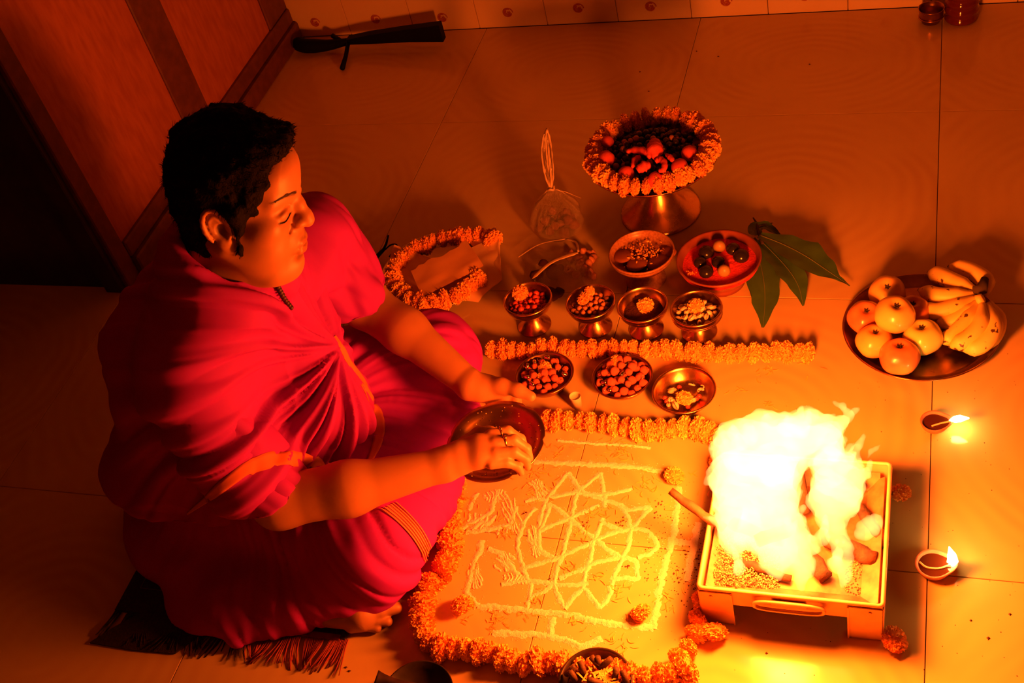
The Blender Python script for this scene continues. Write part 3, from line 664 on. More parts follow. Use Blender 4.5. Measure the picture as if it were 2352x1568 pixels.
def heap_pts(cx, cy, z, R, r, n, dome=.4, seed=0):
    rr = np.random.default_rng(seed); P = []; tries = 0
    while len(P) < n and tries < 9000:
        tries += 1; a = rr.random()*2*math.pi; q = R*math.sqrt(rr.random()); zz = z+dome*r*2*(1-(q/R)**2)
        for lay in (0, 1):
            c = np.array((cx+q*math.cos(a), cy+q*math.sin(a), zz+lay*r*1.3))
            if all(np.linalg.norm(c-p) > r*1.82 for p in P) and (lay == 0 or (q < R*.75 and rr.random() < .5)): P.append(c); break
    return P
B1, B2, B3, B4 = (-.172, .513, .076), (-.043, .515, .072), (.061, .514, .068), (.167, .511, .065)
footed('footed_bowl', B1[0], B1[1], .0495, B1[2], .034, MT['brass'], 'small brass footed bowl filled with red berries and a marigold', grp='brass footed bowls in the row')
footed('footed_bowl', B2[0], B2[1], .0495, B2[2], .033, MT['brass'], 'small brass footed bowl filled with brown areca nuts', grp='brass footed bowls in the row')
footed('footed_bowl', B3[0], B3[1], .0500, B3[2], .034, MT['brass'], 'small brass footed bowl with dark powder under a round marigold', grp='brass footed bowls in the row')
footed('footed_bowl', B4[0], B4[1], .0500, B4[2], .034, MT['brass'], 'small ridged brass footed bowl filled with pale cowrie shells', grp='brass footed bowls in the row', ridges=True)
def lumpball(seed, r=1, k=.12, n=10, sq=(1, 1, 1)):
    mb = MB(); mb.ball((0, 0, 0), sq, n); V = np.array(mb.v); L = vnoise(V[:, 0]*1.7+seed*9, V[:, 1]*1.7, V[:, 2]*1.7)
    mb.v = [tuple(v) for v in V*(1+k*L)[:, None]]; return mb
bm_ = [lumpball(s, k=.10).mesh('berry', MT['berry']) for s in range(3)]
for i, c in enumerate(heap_pts(B1[0], B1[1], B1[2]-.016, .036, .0056, 52, .3, 1)):
    tag(link('red_berry', bm_[i % 3], None, c, (i, i*2, i), .0056*random.uniform(.8, 1.15)), 'small round red berry heaped in the leftmost brass footed bowl', 'berry', 'red berries in the leftmost footed bowl')
nm = MB(); nm.lathe([(0, 1.25), (.3, 1.0), (.75, .5), (.98, 0), (.85, -.5), (.4, -.9), (0, -.95)], 10); nm = nm.mesh('nut', MT['nut'])
for i, c in enumerate(heap_pts(B2[0], B2[1], B2[2]-.016, .037, .0056, 54, .3, 2)):
    tag(link('areca_nut', nm, None, c, (random.gauss(0, .7), random.gauss(0, .7), i), .0054*random.uniform(.85, 1.15)), 'small pointed brown nut heaped in the second brass footed bowl', 'nut', 'brown nuts in the second footed bowl')
def powder_dome(name, x, y, z, R, h, m, label, n=40, amp=.0012, freq=260, cat='powder'):
    mb = MB(); V = [(0, 0, h)]; F = []; rows = 14
    for i in range(1, rows+1):
        q = i/rows
        for k in range(n):
            a = 2*math.pi*k/n; xx, yy = R*q*math.cos(a), R*q*math.sin(a); V.append((xx, yy, h*(1-q*q)+amp*float(vnoise(xx*freq, yy*freq, 1.5))))
    for k in range(n):
        F.append((0, 1+k, 1+(k+1) % n))
        for i in range(rows-1): F.append((1+i*n+k, 1+(i+1)*n+k, 1+(i+1)*n+(k+1) % n, 1+i*n+(k+1) % n))
    mb.add(V, F); return tag(mb.build(name, m, None, loc=(x, y, z)), label, cat, kind='stuff')
powder_dome('dark_powder', B3[0], B3[1], B3[2]-.020, .043, .004, MT['darkpow'], 'dark brown powder in the third brass footed bowl')
cw = MB(); cw.lathe([(0, 1.5), (.45, 1.25), (.85, .6), (.95, 0), (.75, -.7), (.35, -1.2), (0, -1.35)], 12, sy=.8); cw.box((0, .79, 0), (.16, .10, 1.9), mi=1)
cw.box((0, .70, 0), (.5, .06, 2.1)); cw = cw.mesh('shell', [MT['cowrie'], MT['slot']])
for i, c in enumerate(heap_pts(B4[0], B4[1], B4[2]-.015, .038, .0064, 42, .3, 3)):
    tag(link('cowrie_shell', cw, None, c, (random.uniform(.6, 1.6), random.gauss(0, .5), random.random()*6), .0060*random.uniform(.8, 1.1)), 'small pale cowrie shell heaped in the ridged brass footed bowl', 'shell', 'cowrie shells in the fourth footed bowl')
G = 'marigolds resting on the bowls'
flower(1194, 672, .0165, 'orange marigold on the red berries in the leftmost footed bowl', B1[2]+.004, G, (.2, -.4, 1))
flower(1340, 686, .0135, 'flattened orange marigold on the brown nuts', B2[2]+.002, G, (-.3, -.3, 1)); flower(1354, 669, .0105, 'small loose marigold half behind another on the brown nuts', B2[2]+.004, G)
flower(1482, 701, .0165, 'round orange marigold on the dark powder', B3[2]-.008, G, (.1, -.3, 1))
flower(1598, 704, .0165, 'yellow orange marigold on the pale cowrie shells', B4[2]-.001, G, (0, -.3, 1), 0)
# shallow bowls with capped seed malas
rud = lumpball(5, k=.16, n=18).mesh('bead', MT['rudra']); rud2 = lumpball(8, k=.16, n=18).mesh('bead', MT['rudra'])
cap = MB().lathe([(0, .9), (.5, .88), (.62, .6), (.62, -.6), (.5, -.88), (0, -.9)], 12).mesh('silver_cap', MT['silver'])
lk = MB().tube([(math.cos(a), 0, math.sin(a)) for a in np.linspace(0, 2*math.pi, 13)], .22, 5, cap=False).mesh('chain_link', MT['silver'])
def mala(x, y, z, R, n, caps, seed, lab, rb):
    t = thing('bead_mala', lab, 'bead string', (x, y, 0)); rr = np.random.default_rng(seed)
    for i, c in enumerate(heap_pts(0, 0, z, R, rb, n, .5, seed)): link('bead', (rud, rud2)[i % 2], t, c, tuple(rr.random(3)*6), rb*rr.uniform(.8, 1.12))
    for i, c in enumerate(heap_pts(0, 0, z+.009, R*.95, rb*1.1, caps, .5, seed+50)): link('silver_cap', cap, t, c, (rr.uniform(.9, 1.6), 0, rr.random()*6), .0062)
    for i in range(26):
        a = rr.random()*6.28; q = R*(.35+.75*rr.random()); link('chain_link', lk, t, (q*math.cos(a), q*math.sin(a), z+.008+.004*rr.random()), tuple(rr.random(3)*6), .0019)
    return t
dish('shallow_bowl', -.108, .356, .0540, .029, .030, MT['bronze'], 'dark bronze bowl of capped beads beside his far hand', 'bowl')
dish('shallow_bowl', .045, .361, .0545, .027, .030, MT['bronze'], 'dark bronze bowl heaped with red beads, middle of the near three bowls', 'bowl')
dish('shallow_bowl', .167, .333, .0555, .028, .032, MT['brass'], 'nearly empty shallow brass bowl with shells and a marigold', 'bowl')
mala(-.108, .356, .020, .044, 34, 7, 11, 'string of reddish beads with silver caps coiled in the bronze bowl beside his hand', .0072)
mala(.045, .361, .021, .046, 38, 7, 12, 'string of larger red beads with silver caps coiled in the middle bronze bowl', .0082)
flower(1251, 845, .0135, 'narrow yellow orange marigold on the beads beside his hand', .034, G, (0, -.5, 1)); flower(1246, 862, .0100, 'lower half of a torn marigold on the beads beside his hand', .032, G)
flower(1417, 828, .0125, 'orange marigold bent over the red beads in the middle bowl', .036, G); flower(1403, 840, .0105, 'torn marigold piece at the far side of the middle bead bowl', .034, G)
flower(1572, 914, .0165, 'yellow marigold lying in the nearly empty brass bowl', .018, G, (.4, .2, 1), 0)
shm = MB().tube([(math.cos(a)*(1-.12*a), math.sin(a)*(1-.12*a), .12*a) for a in np.linspace(0, 5, 16)], [.35-.015*k for k in range(16)], 7).mesh('curled_shell', MT['cowrie'])
for px, py in ((1590, 885), (1608, 898), (1612, 890)): tag(link('curled_shell', shm, None, un(px, py, .012), (random.gauss(0, .4), random.gauss(0, .4), random.random()*6), .0065), 'small curled shell ring at the far side of the nearly empty brass bowl', 'shell', 'curled shells in the brass bowl')
for px, py, s in ((1543, 897, 1.2), (1538, 918, .9), (1546, 920, .9), (1552, 931, 1.1), (1592, 917, 1.1), (1535, 929, .8)): tag(link('cowrie_shell', cw, None, un(px, py, .011), (random.uniform(.6, 1.6), .3, random.random()*6), .0060*s), 'pale shell lying loose in the nearly empty brass bowl', 'shell', 'pale shells in the near brass bowl')
for px, py in ((1527, 914), (1531, 922), (1600, 915), (1606, 910), (1560, 889), (1580, 934)): tag(link('red_berry', bm_[0], None, un(px, py, .009), (0, 0, 0), .0048), 'tiny red berry lying loose in the nearly empty brass bowl', 'berry', 'red berries in the near brass bowl')
ct = thing('small_cup', 'tiny pale paper cup standing between the two bronze bead bowls', 'cup', un(1327, 934, 0))
MB().lathe([(0, .002), (.0078, .002), (.0104, .031), (.0112, .0315), (.0110, .030), (.0088, 0), (0, 0)], 24).build('cup', MT['cup'], ct)
MB().lathe([(0, .026), (.0098, .0255)], 20).build('filling', MT['powder'], ct)
# ---- tall stand with garland
SX, SY, SZ = .028, .878, .150
std = thing('pedestal_stand', 'tall brass pedestal plate ringed with marigolds behind the bowls', 'pedestal plate', (SX, SY, 0))
MB().lathe([(0, SZ-.014), (.10, SZ-.013), (.128, SZ-.004), (.138, SZ+.004), (.1395, SZ+.003), (.130, SZ-.007), (.10, SZ-.017), (.034, SZ-.022), (.024, SZ-.03)], 64).build('plate', MT['bronze'], std)
MB().lathe([(.024, SZ-.028), (.024, .10), (.030, .075), (.044, .045), (.066, .020), (.084, .008), (.088, .004), (.088, 0), (.084, 0)], 48).build('foot', MT['brass'], std)
ring = [np.array((SX+.123*math.cos(a), SY+.123*math.sin(a), SZ+.016+.001*math.sin(5*a))) for a in np.linspace(0, 2*math.pi, 40)]
garland('marigold_garland', ring, 'orange marigold garland ringed round the rim of the tall pedestal plate', .0215, .0225, lift=False, squeeze=.70)
bb = MB().ball((0, 0, 0), (1, 1, .9), 8).mesh('seed', MT['blackbead'])
bb2 = MB().ball((0, 0, 0), (1, 1, .9), 8).mesh('seed', MT['nut'])
sm_ = thing('seed_string', 'string of black and brown seeds coiled on the tall pedestal plate', 'bead string', (SX, SY, SZ)); k_ = 0
for ly, RR in ((0, .098), (1, .088), (2, .070)):
    for i, c in enumerate(heap_pts(0, 0, -.004+ly*.010, RR, .0072, 150, .4, 21+ly)):
        if ly > 0 and c[1] < -.01: continue
        k_ += 1; link('seed', bb if (i*7+ly) % 6 else bb2, sm_, c, (0, 0, 0), .0074*random.uniform(.8, 1.1))
rb_ = lumpball(3, k=.10, n=14).mesh('ball', MT['pinkroot'])
for i, (px, py, r) in enumerate(((1393, 365, .018), (1396, 326, .013), (1583, 352, .0165), (1577, 350, .0165), (1562, 384, .018), (1438, 398, .0165), (1505, 413, .0165))):
    if i == 3: continue
    tag(link('red_ball', rb_, None, un(px, py, SZ+.020+r*.3), (i, i, i), r), ['dark red ball nearest the left rim of the tall plate', 'small red ball half hidden by the garland at the far left of the tall plate', 'red ball at the right rim of the tall plate', '', 'red ball at the near right of the tall plate', 'red ball at the near left of the tall plate', 'pink red ball by the near rim of the tall plate'][i], 'ball', 'red balls on the tall plate')
def root(name, P, R, label, m='pinkroot', cat='root', seed=0, grp='pink dyed roots on the tall plate'):
    P = catmull(P, 5); c = np.mean(P, 0); c[2] -= .008; R_ = np.interp(np.linspace(0, 1, len(P)), np.linspace(0, 1, len(R)), R); mb = MB(); mb.tube([p-c for p in P], [r*(1+.12*math.sin(i*1.9+seed)) for i, r in enumerate(R_)], 10)
    return tag(mb.build(name, MT[m], None, loc=c), label, cat, grp)
root('turmeric_root', [un(1440, 348, SZ+.038), un(1462, 345, SZ+.042), un(1486, 350, SZ+.044), un(1492, 362, SZ+.042)], [.004, .008, .008, .004], 'finger shaped pink root pointing left on the tall plate')
root('turmeric_root', [un(1504, 328, SZ+.046), un(1504, 345, SZ+.048), un(1506, 362, SZ+.044)], [.011, .019, .006], 'fan shaped pink root standing at the middle of the tall plate', seed=2)
root('turmeric_root', [un(1506, 372, SZ+.040), un(1516, 366, SZ+.044), un(1526, 374, SZ+.044), un(1524, 390, SZ+.040), un(1514, 392, SZ+.038)], [.005, .0065, .0065, .006, .004], 'curled ring shaped pink root on the tall plate', seed=3)
root('turmeric_root', [un(1464, 392, SZ+.036), un(1480, 382, SZ+.040), un(1494, 380, SZ+.038)], [.007, .012, .006], 'stubby pink root below the middle of the tall plate', seed=4)
root('turmeric_root', [un(1452, 385, SZ+.034), un(1458, 368, SZ+.036), un(1470, 360, SZ+.036)], [.003, .007, .005], 'thin dark pink root left of the middle of the tall plate', seed=5)
root('turmeric_root', [un(1530, 355, SZ+.036), un(1540, 362, SZ+.038), un(1548, 372, SZ+.036)], [.003, .006, .004], 'short ribbed pink root right of the middle of the tall plate', seed=6)
# ---- footed glass bowl with cakes and flakes
AX, AY, AZ = .034, .659, .076
MT['spk'] = mat('speckled_bowl', (.30, .12, .06), (.46, .22, .12), rough=.35, scale=220)
footed('footed_bowl', AX, AY, .067, AZ, .041, MT['spk'], 'larger speckled footed bowl with brown cakes and dried petal flakes', depth=.032)
cake = MB().lathe([(0, .24), (.7, .22), (.95, .1), (1, 0), (.95, -.1), (.7, -.2), (0, -.2)], 24); V = np.array(cake.v); cake.v = [tuple(v) for v in V*(1+.05*vnoise(V[:, 0]*3, V[:, 1]*3))[:, None]]; cake = cake.mesh('cake', MT['darkpow'] if 0 else mat('brown_cake', (.26, .07, .035), (.34, .11, .05), rough=.6, scale=60, bump=.3))
for px, py, r, lb in ((1432, 588, .021, 'round flat brown cake at the left of the speckled bowl'), (1463, 606, .022, 'round flat brown cake at the near side of the speckled bowl'), (1512, 602, .024, 'larger round flat brown cake at the near right of the speckled bowl'), (1535, 580, .017, 'small round brown cake at the right of the speckled bowl')):
    tag(link('dried_cake', cake, None, un(px, py, AZ-.014), (random.gauss(0, .12), random.gauss(0, .12), 0), r), lb, 'cake', 'brown cakes in the speckled bowl')
powder_dome('spice_mix', AX, AY, AZ-.026, .054, .006, MT['darkpow'], 'dark reddish spice mix filling the speckled footed bowl', amp=.002, freq=150)
fk = MB()
for i in range(230):
    c = un(random.gauss(1478, 24), random.gauss(576, 15), AZ-.010); 
    if (c[0]-AX)**2+(c[1]-AY)**2 > .058**2: continue
    c[2] = AZ-.010-.006*(((c[0]-AX)**2+(c[1]-AY)**2)/.003)+random.random()*.004; l, w_ = random.uniform(.0015, .004), random.uniform(.0008, .002); R = rotz(random.random()*6)@rotx(random.gauss(0, .6))
    fk.add(np.array([(-l, -w_, 0), (l*.2, -w_*1.2, .0006), (l, 0, 0), (0, w_, .0008), (-l*.8, w_*.7, 0)])@R.T+c, [(0, 1, 2, 3, 4)])
tag(fk.build('petal_flakes', MT['mg'], smooth=False), 'dried orange petal flakes sprinkled over the brown cakes', 'flakes', kind='stuff')
# ---- red bowl
RX, RY, RZ = .190, .658, .065
MT['terra'] = mat('red_lacquered_bowl', (.22, .05, .03), (.30, .08, .045), rough=.25, scale=30)
t = thing('red_bowl', 'wide dark red bowl filled with vermilion powder and nuts', 'bowl', (RX, RY, 0))
MB().lathe([(0, .028), (.050, .030), (.072, .046), (.080, RZ-.002), (.084, RZ), (.085, RZ-.003), (.079, RZ-.010), (.066, .034), (.052, .016), (.047, .006), (.048, 0), (.044, 0), (.042, .004), (0, .006)], 56).build('bowl', MT['terra'], t)
powder_dome('red_powder', RX, RY, RZ-.017, .079, .006, MT['redpow'], 'vermilion powder filling the wide red bowl', amp=.0018, freq=170)
dk = MB().ball((0, 0, 0), (1, 1, 1), 16).mesh('nut', MT['darknut']); pk = MB().ball((0, 0, 0), (1, .9, 1.2), 16).mesh('nut', MT['palenut'])
for px, py, r, lb in ((1622, 580, .0165, 'large black nut at the far left of the red powder'), (1608, 603, .0135, 'black nut at the left rim of the red powder'), (1622, 624, .0150, 'black nut at the near left of the red powder'), (1684, 572, .0145, 'black nut at the far right of the red powder'), (1702, 588, .0165, 'large black nut with a bright glint at the right of the red powder'), (1650, 602, .0140, 'dark nut half sunk at the middle of the red powder')):
    tag(link('dark_nut', dk, None, un(px, py, RZ-.008), (0, 0, 0), (r, r, r*.85)), lb, 'nut', 'black nuts on the red powder')
for px, py, r, lb in ((1652, 566, .0130, 'pale round nut at the far side of the red powder'), (1663, 622, .0130, 'pale round nut at the near side of the red powder')):
    tag(link('pale_nut', pk, None, un(px, py, RZ-.003), (.3, .2, 0), r), lb, 'nut')
pb = MB()
for i in range(16):
    c = un(random.gauss(1587, 6), random.gauss(628, 3), RZ-.008); r = .002
    pb.add(np.array([(-r, 0, 0), (0, -r, .001), (r, 0, 0), (0, r, .001)])@rotz(i).T+c, [(0, 1, 2, 3)])
tag(pb.build('petal_crumbs', MT['mg'], smooth=False), 'orange petal crumbs at the near left rim of the red powder', 'petals', kind='stuff')
# ---- mango leaf sprig
sp_ = thing('mango_leaf_sprig', 'sprig of dark green mango leaves lying beside the red bowl', 'leaf sprig', un(1750, 560, 0)); s0 = np.array(sp_.location)
def leaf(L, Wd, parent, fold=.25, curl=0):
    P = np.array(catmull([un(a, b, z) for a, b, z in L], 6)); n = len(P); q = np.linspace(0, 1, n); W_ = np.interp(q, np.linspace(0, 1, len(Wd)), Wd)
    t = np.gradient(P, axis=0); t /= np.linalg.norm(t, axis=1)[:, None]; sd = np.cross(t, (0, 0, 1.)); sd /= np.linalg.norm(sd, axis=1)[:, None]
    cols = [-1, -.66, -.33, 0, .33, .66, 1]; V = []
    for c in cols: V.append(P+sd*(c*W_*(1+.06*np.sin(q*24+c*2)))[:, None]+np.array((0, 0, 1.))*(abs(c)*W_*fold+.0012*np.sin(q*30+c*5)*abs(c)+curl*W_*c*c)[:, None])
    V = np.stack(V, 1).reshape(-1, 3)-s0; m = len(cols); F = [(i*m+j, i*m+j+1, (i+1)*m+j+1, (i+1)*m+j) for i in range(n-1) for j in range(m-1)]
    F2 = [tuple(k+n*m for k in reversed(f)) for f in F]; mb = MB(); mb.add(np.r_[V, V-np.array((0, 0, .0006))], F+F2)
    o = mb.build('leaf', MT['leaf'], parent); MB().tube(list(P-s0+np.array((0, 0, .0006))), [.0011*(1-.7*k/n) for k in range(n)], 5).build('midrib', MT['leafrib'], o)
    return o
leaf([(1728, 548, .030), (1745, 600, .030), (1755, 650, .026), (1757, 700, .016), (1752, 752, .008)], [.006, .026, .032, .024, .002], sp_)
leaf([(1745, 550, .034), (1785, 590, .036), (1815, 625, .034), (1835, 660, .026), (1845, 702, .014)], [.006, .024, .028, .018, .0015], sp_)
leaf([(1745, 540, .040), (1800, 562, .042), (1850, 588, .040), (1895, 618, .028), (1925, 638, .020), (1952, 656, .016)], [.008, .028, .038, .026, .006, .001], sp_, .15)
leaf([(1745, 560, .020), (1732, 600, .016), (1726, 640, .010), (1727, 682, .006)], [.004, .012, .012, .001], sp_)
leaf([(1738, 540, .030), (1735, 525, .028), (1760, 520, .024), (1790, 540, .020)], [.012, .016, .012, .004], sp_)
MB().tube([un(1752, 560, .036)-s0, un(1742, 535, .032)-s0, un(1738, 512, .026)-s0, un(1730, 500, .020)-s0], [.0035, .003, .0025, .0015], 7).build('stem', MT['stalk'], sp_)
MB().tube([un(1742, 520, .028)-s0, un(1762, 514, .024)-s0, un(1774, 512, .016)-s0], [.0018, .0016, .0008], 6).build('stem', MT['stalk'], sp_)
# ================================================================ FRUIT PLATE
FX, FY = un(2115, 746, .017)[:2]
dish('fruit_plate', FX, FY, .1375, .017, .115, MT['bronze'], 'wide round metal plate holding the apples and bananas', 'plate', curve=.9, lipw=.003)
def apple(px, py, z, r, m, label, tilt=(0, 0)):
    c = un(px, py, z); t = thing('apple', label, 'apple', (c[0], c[1], c[2]-r*.92), 'apples on the fruit plate'); mb = MB(); p = []
    for i in range(25):
        a = math.pi*i/24; rr = r*math.sin(a)*(1.02-.05*math.cos(a)); z_ = r*.92*math.cos(a)-r*.34*math.exp(-(math.sin(a)/.34)**2)*(1 if a < 1.6 else -.55); p.append((max(rr, 0 if i in (0, 24) else 1e-5), z_))
    p[0] = (0, p[0][1]); p[-1] = (0, p[-1][1]); mb.lathe(p, 32, rot=rotx(tilt[0])@roty(tilt[1]), c=(0, 0, r*.92))
    V = np.array(mb.v); k = 1+.028*np.cos(5*np.arctan2(V[:, 1], V[:, 0])+px); V[:, :2] *= k[:, None]; mb.v = [tuple(v) for v in V]
    o = mb.build('flesh', MT[m], t); R = rotx(tilt[0])@roty(tilt[1])
    cx_ = MB()
    for k in range(5):
        a = k*1.2566; cx_.tube([R@np.array((0, 0, .56))*r+np.array((0, 0, r*.92)), R@np.array((.10*math.cos(a), .10*math.sin(a), .64))*r+np.array((0, 0, r*.92)), R@np.array((.17*math.cos(a), .17*math.sin(a), .72))*r+np.array((0, 0, r*.92))], [r*.07, r*.055, r*.012], 5)
    cx_.build('blossom_end', MT['stalk'], t)
apple(2038, 672, .040, .0335, 'appleyel', 'orange yellow apple at the far side of the fruit plate', (.3, 0))
apple(1988, 728, .037, .0325, 'applered', 'red apple at the left edge of the fruit plate', (.2, .1))
apple(2096, 715, .040, .0315, 'applered', 'orange apple half hidden behind the topmost yellow apple', (0, 0))
apple(2008, 783, .037, .0325, 'appleyel', 'orange apple at the near left of the fruit plate', (-.1, .1))
apple(2119, 773, .039, .0345, 'applegr', 'green yellow apple touching the bananas', (-.05, -.1))
apple(2066, 818, .037, .0350, 'applered', 'red and yellow apple nearest the near rim of the fruit plate', (-.15, 0))
apple(2055, 721, .082, .0350, 'appleyel', 'large yellow apple resting on top of the other apples', (.1, .15))
bt = thing('banana_bunch', 'bunch of small spotted yellow bananas lying on the fruit plate', 'bananas', un(2225, 720, .012)); b0 = np.array(bt.location)
def banana(L, r=.0150):
    P = catmull([un(a, b, z) for a, b, z in L], 6); n = len(P); R = []
    for i in range(n):
        q = i/(n-1); s = min(1, (q/.16)**.6 if q > 0 else .22); s = max(s, .22); e = 1 if q < .72 else max(.42, 1-(q-.72)/.28*.62); R.append(r*s*e)
    mb = MB(); mb.tube([p-b0 for p in P], R, 10); V = np.array(mb.v); o = mb.build('banana', MT['banana'], bt)
    MB().ball(P[0]-b0, r*.20, 6).build('tip', MT['stalk'], o)
banana([(2250, 620, .035), (2180, 612, .040), (2225, 622, .044), (2262, 645, .046), (2262, 675, .044)][1:], .0175)
banana([(2133, 625, .040), (2165, 636, .046), (2205, 654, .050), (2240, 668, .050)], .0170)
banana([(2111, 666, .040), (2150, 678, .046), (2195, 680, .050), (2240, 675, .050)], .0160)
banana([(2111, 707, .034), (2150, 716, .040), (2195, 705, .047), (2242, 684, .052)], .0165)
banana([(2150, 735, .026), (2185, 738, .034), (2220, 718, .044), (2248, 692, .052)], .0150)
banana([(2162, 788, .026), (2190, 768, .036), (2222, 735, .047), (2248, 695, .054)], .0150)
banana([(2182, 796, .030), (2222, 778, .042), (2252, 745, .052), (2256, 698, .056)], .0160)
banana([(2210, 803, .026), (2255, 790, .036), (2282, 750, .046), (2268, 700, .050)], .0165)
banana([(2235, 792, .018), (2278, 778, .024), (2292, 735, .030), (2272, 695, .040)], .0150)
MB().tube([un(2238, 668, .054)-b0, un(2256, 664, .060)-b0, un(2262, 640, .064)-b0], [.010, .011, .007], 9).build('stem', MT['stalk'], bt)
MB().tube([un(2246, 690, .058)-b0, un(2258, 684, .064)-b0], [.011, .009], 9).build('stem', MT['banana'], bt)
# ================================================================ CLAY LAMPS
def diya(cx, cy, label, r, sx_, wick, flame, fl_label, ang, tilt=0, pw=1.0):
    c = un(cx, cy, 0); t = thing('clay_lamp', label, 'oil lamp', c)
    def ringpts(rad, z, n=40, sp=0.0):
        P = []
        for k in range(n):
            a = 2*math.pi*k/n; e = rad*(1+sp*max(0, math.cos(a-ang))**6); P.append((e*math.cos(a), e*math.sin(a), z+(.002*max(0, math.cos(a-ang))**6 if sp else 0)))
        return P
    prof = [(.45, .0, 0), (.62, .004, 0), (.88, .012, .1), (1.0, .021, .30), (.98, .0225, .32), (.86, .021, .34), (.72, .012, .25), (.45, .006, .05)]
    V = []; F = []; n = 40
    for a, z, s_ in prof: V += ringpts(r*a, z, n, s_)
    for i in range(len(prof)-1):
        for k in range(n): F.append((i*n+k, i*n+(k+1) % n, (i+1)*n+(k+1) % n, (i+1)*n+k))
    F.append(tuple(reversed(range(n)))); F.append(tuple((len(prof)-1)*n+k for k in range(n)))
    MB().add(V, F).build('lamp_bowl', MT['clay'], t)
    V = ringpts(r*.83, .0175, n, .30); mb = MB(); mb.add([(0, 0, .0175)]+V, [(0, 1+k, 1+(k+1) % n) for k in range(n)]); mb.build('oil', MT['oil'], t)
    W_ = [un(*q)-c for q in wick]; MB().tube(catmull(W_, 4), .0016, 6).build('wick', MT['wick'], t)
    f = thing('lamp_flame', fl_label, 'flame', un(*flame[0][:3])); f0 = np.array(f.location)
    P = catmull([un(*q[:3])-f0 for q in flame], 5); R = np.interp(np.linspace(0, 1, len(P)), np.linspace(0, 1, len(flame)), [q[3] for q in flame])
    mb = MB(); mb.tube(P, list(R), 10); mb.build('flame', MT['lampflame'], f)
    m_ = un(*flame[len(flame)//2][:3]); fire_light(m_[0], m_[1], m_[2]+.002, (.6*pw), .004, (1, .2, .01))
MT['lampflame'] = emat('lamp_flame', (1, .5, .13), 70)
diya(2145, 985, 'clay lamp with dark oil at the far right of the fire tray', .0235, 0, [(2140, 978, .019), (2160, 972, .0195), (2178, 968, .023), (2188, 965, .025)],
     [(2180, 966, .024, .0008), (2192, 963, .026, .0055), (2206, 961, .028, .0062), (2226, 960, .031, .0010)], 'small bright flame blown sideways on the far clay lamp', .1)
diya(2143, 1312, 'clay lamp with a curled wick at the near right of the fire tray', .0275, 0, [(2112, 1290, .0185), (2128, 1302, .019), (2155, 1305, .019), (2178, 1298, .022), (2190, 1293, .026)],
     [(2188, 1300, .022, .001), (2188, 1290, .027, .0085), (2186, 1275, .036, .0070), (2180, 1255, .052, .0006)], 'small bright upright flame on the near clay lamp', .1)
# ================================================================ PLASTIC BAGS
def crumple(V, amp, f, seed=0):
    n = np.stack([vnoise(V[:, 0]*f+seed, V[:, 1]*f, V[:, 2]*f), vnoise(V[:, 0]*f, V[:, 1]*f+seed, V[:, 2]*f+3), vnoise(V[:, 0]*f+7, V[:, 1]*f, V[:, 2]*f+seed)], 1); return V+amp*n
MT['lump'] = mat('dried_resin_lump', (.30, .10, .05), (.42, .17, .09), rough=.6, scale=60, bump=.4)
cB = un(1285, 530, 0); bag = thing('plastic_bag', 'clear plastic bag tied at the neck standing behind the paper plate', 'plastic bag', cB); nk = un(1266, 432, .105)-cB
mb = MB(); prof = [(0, .002), (.040, .002), (.056, .018), (.060, .036), (.050, .058), (.032, .078), (.014, .096), (.005, .105)]; n = 40; V = []
for i, (r, z) in enumerate(prof):
    for k in range(n):
        a = 2*math.pi*k/n; q = z/.105; pl = 1+.10*q*math.cos(9*a)+.06*math.cos(5*a+1); V.append((r*pl*math.cos(a)+nk[0]*q**2, r*pl*math.sin(a)+nk[1]*q**2, z))
V = crumple(np.array(V), .004, 45); mb.add(V, [(i*n+k, i*n+(k+1) % n, (i+1)*n+(k+1) % n, (i+1)*n+k) for i in range(len(prof)-1) for k in range(n)]); mb.build('bag_film', MT['film'], bag)
MT['film2'] = mat('gathered_film', (.62, .45, .28), (.75, .58, .38), rough=.3, scale=60)
tp = [un(1266, 432, .105)-cB, un(1262, 405, .125)-cB, un(1256, 360, .160)-cB, un(1254, 320, .192)-cB, un(1256, 296, .212)-cB]
for s in (-1, -.5, 0, .5, 1):   # gathered top opens into a slim loop of creased film
    mb = MB(); P = catmull([p+np.array((s*.0105*math.sin(math.pi*i/4)**.8, .003*math.cos(s*4+i), 0)) for i, p in enumerate(tp)], 6); m_ = len(P)
    mb.tube(P, [.0016+.0012*abs(math.sin(i*.9+s*3)) for i in range(m_)], 6, flat=.5); mb.build('film_crease', MT['film2'], bag)
mb = MB(); P = catmull(tp, 6); m_ = len(P); V = []
for i, p in enumerate(P):
    ww = .0020+.0100*math.sin(math.pi*i/(m_-1))**.8
    for c in np.linspace(-1, 1, 9): V.append(p+np.array((c*ww, .003*math.sin(c*9+i*.4), .001*math.cos(i))))
mb.add(V, [(i*9+j, i*9+j+1, (i+1)*9+j+1, (i+1)*9+j) for i in range(m_-1) for j in range(8)]); mb.build('gathered_top', MT['film'], bag)
MB().tube([tp[0]+np.array((.0065*math.cos(a), .0065*math.sin(a), .002*math.sin(3*a))) for a in np.linspace(0, 6.28, 16)], .0028, 6, cap=False).build('knot', MT['film2'], bag)
for px, py, z in ((1245, 450, .085), (1335, 455, .075), (1300, 445, .09), (1225, 470, .06)):
    q = un(px, py, z)-cB; MB().tube([tp[0], (tp[0]+q)/2+np.array((0, 0, .004)), q], [.0028, .0018, .0005], 5, flat=.3).build('film_crease', MT['film2'], bag)
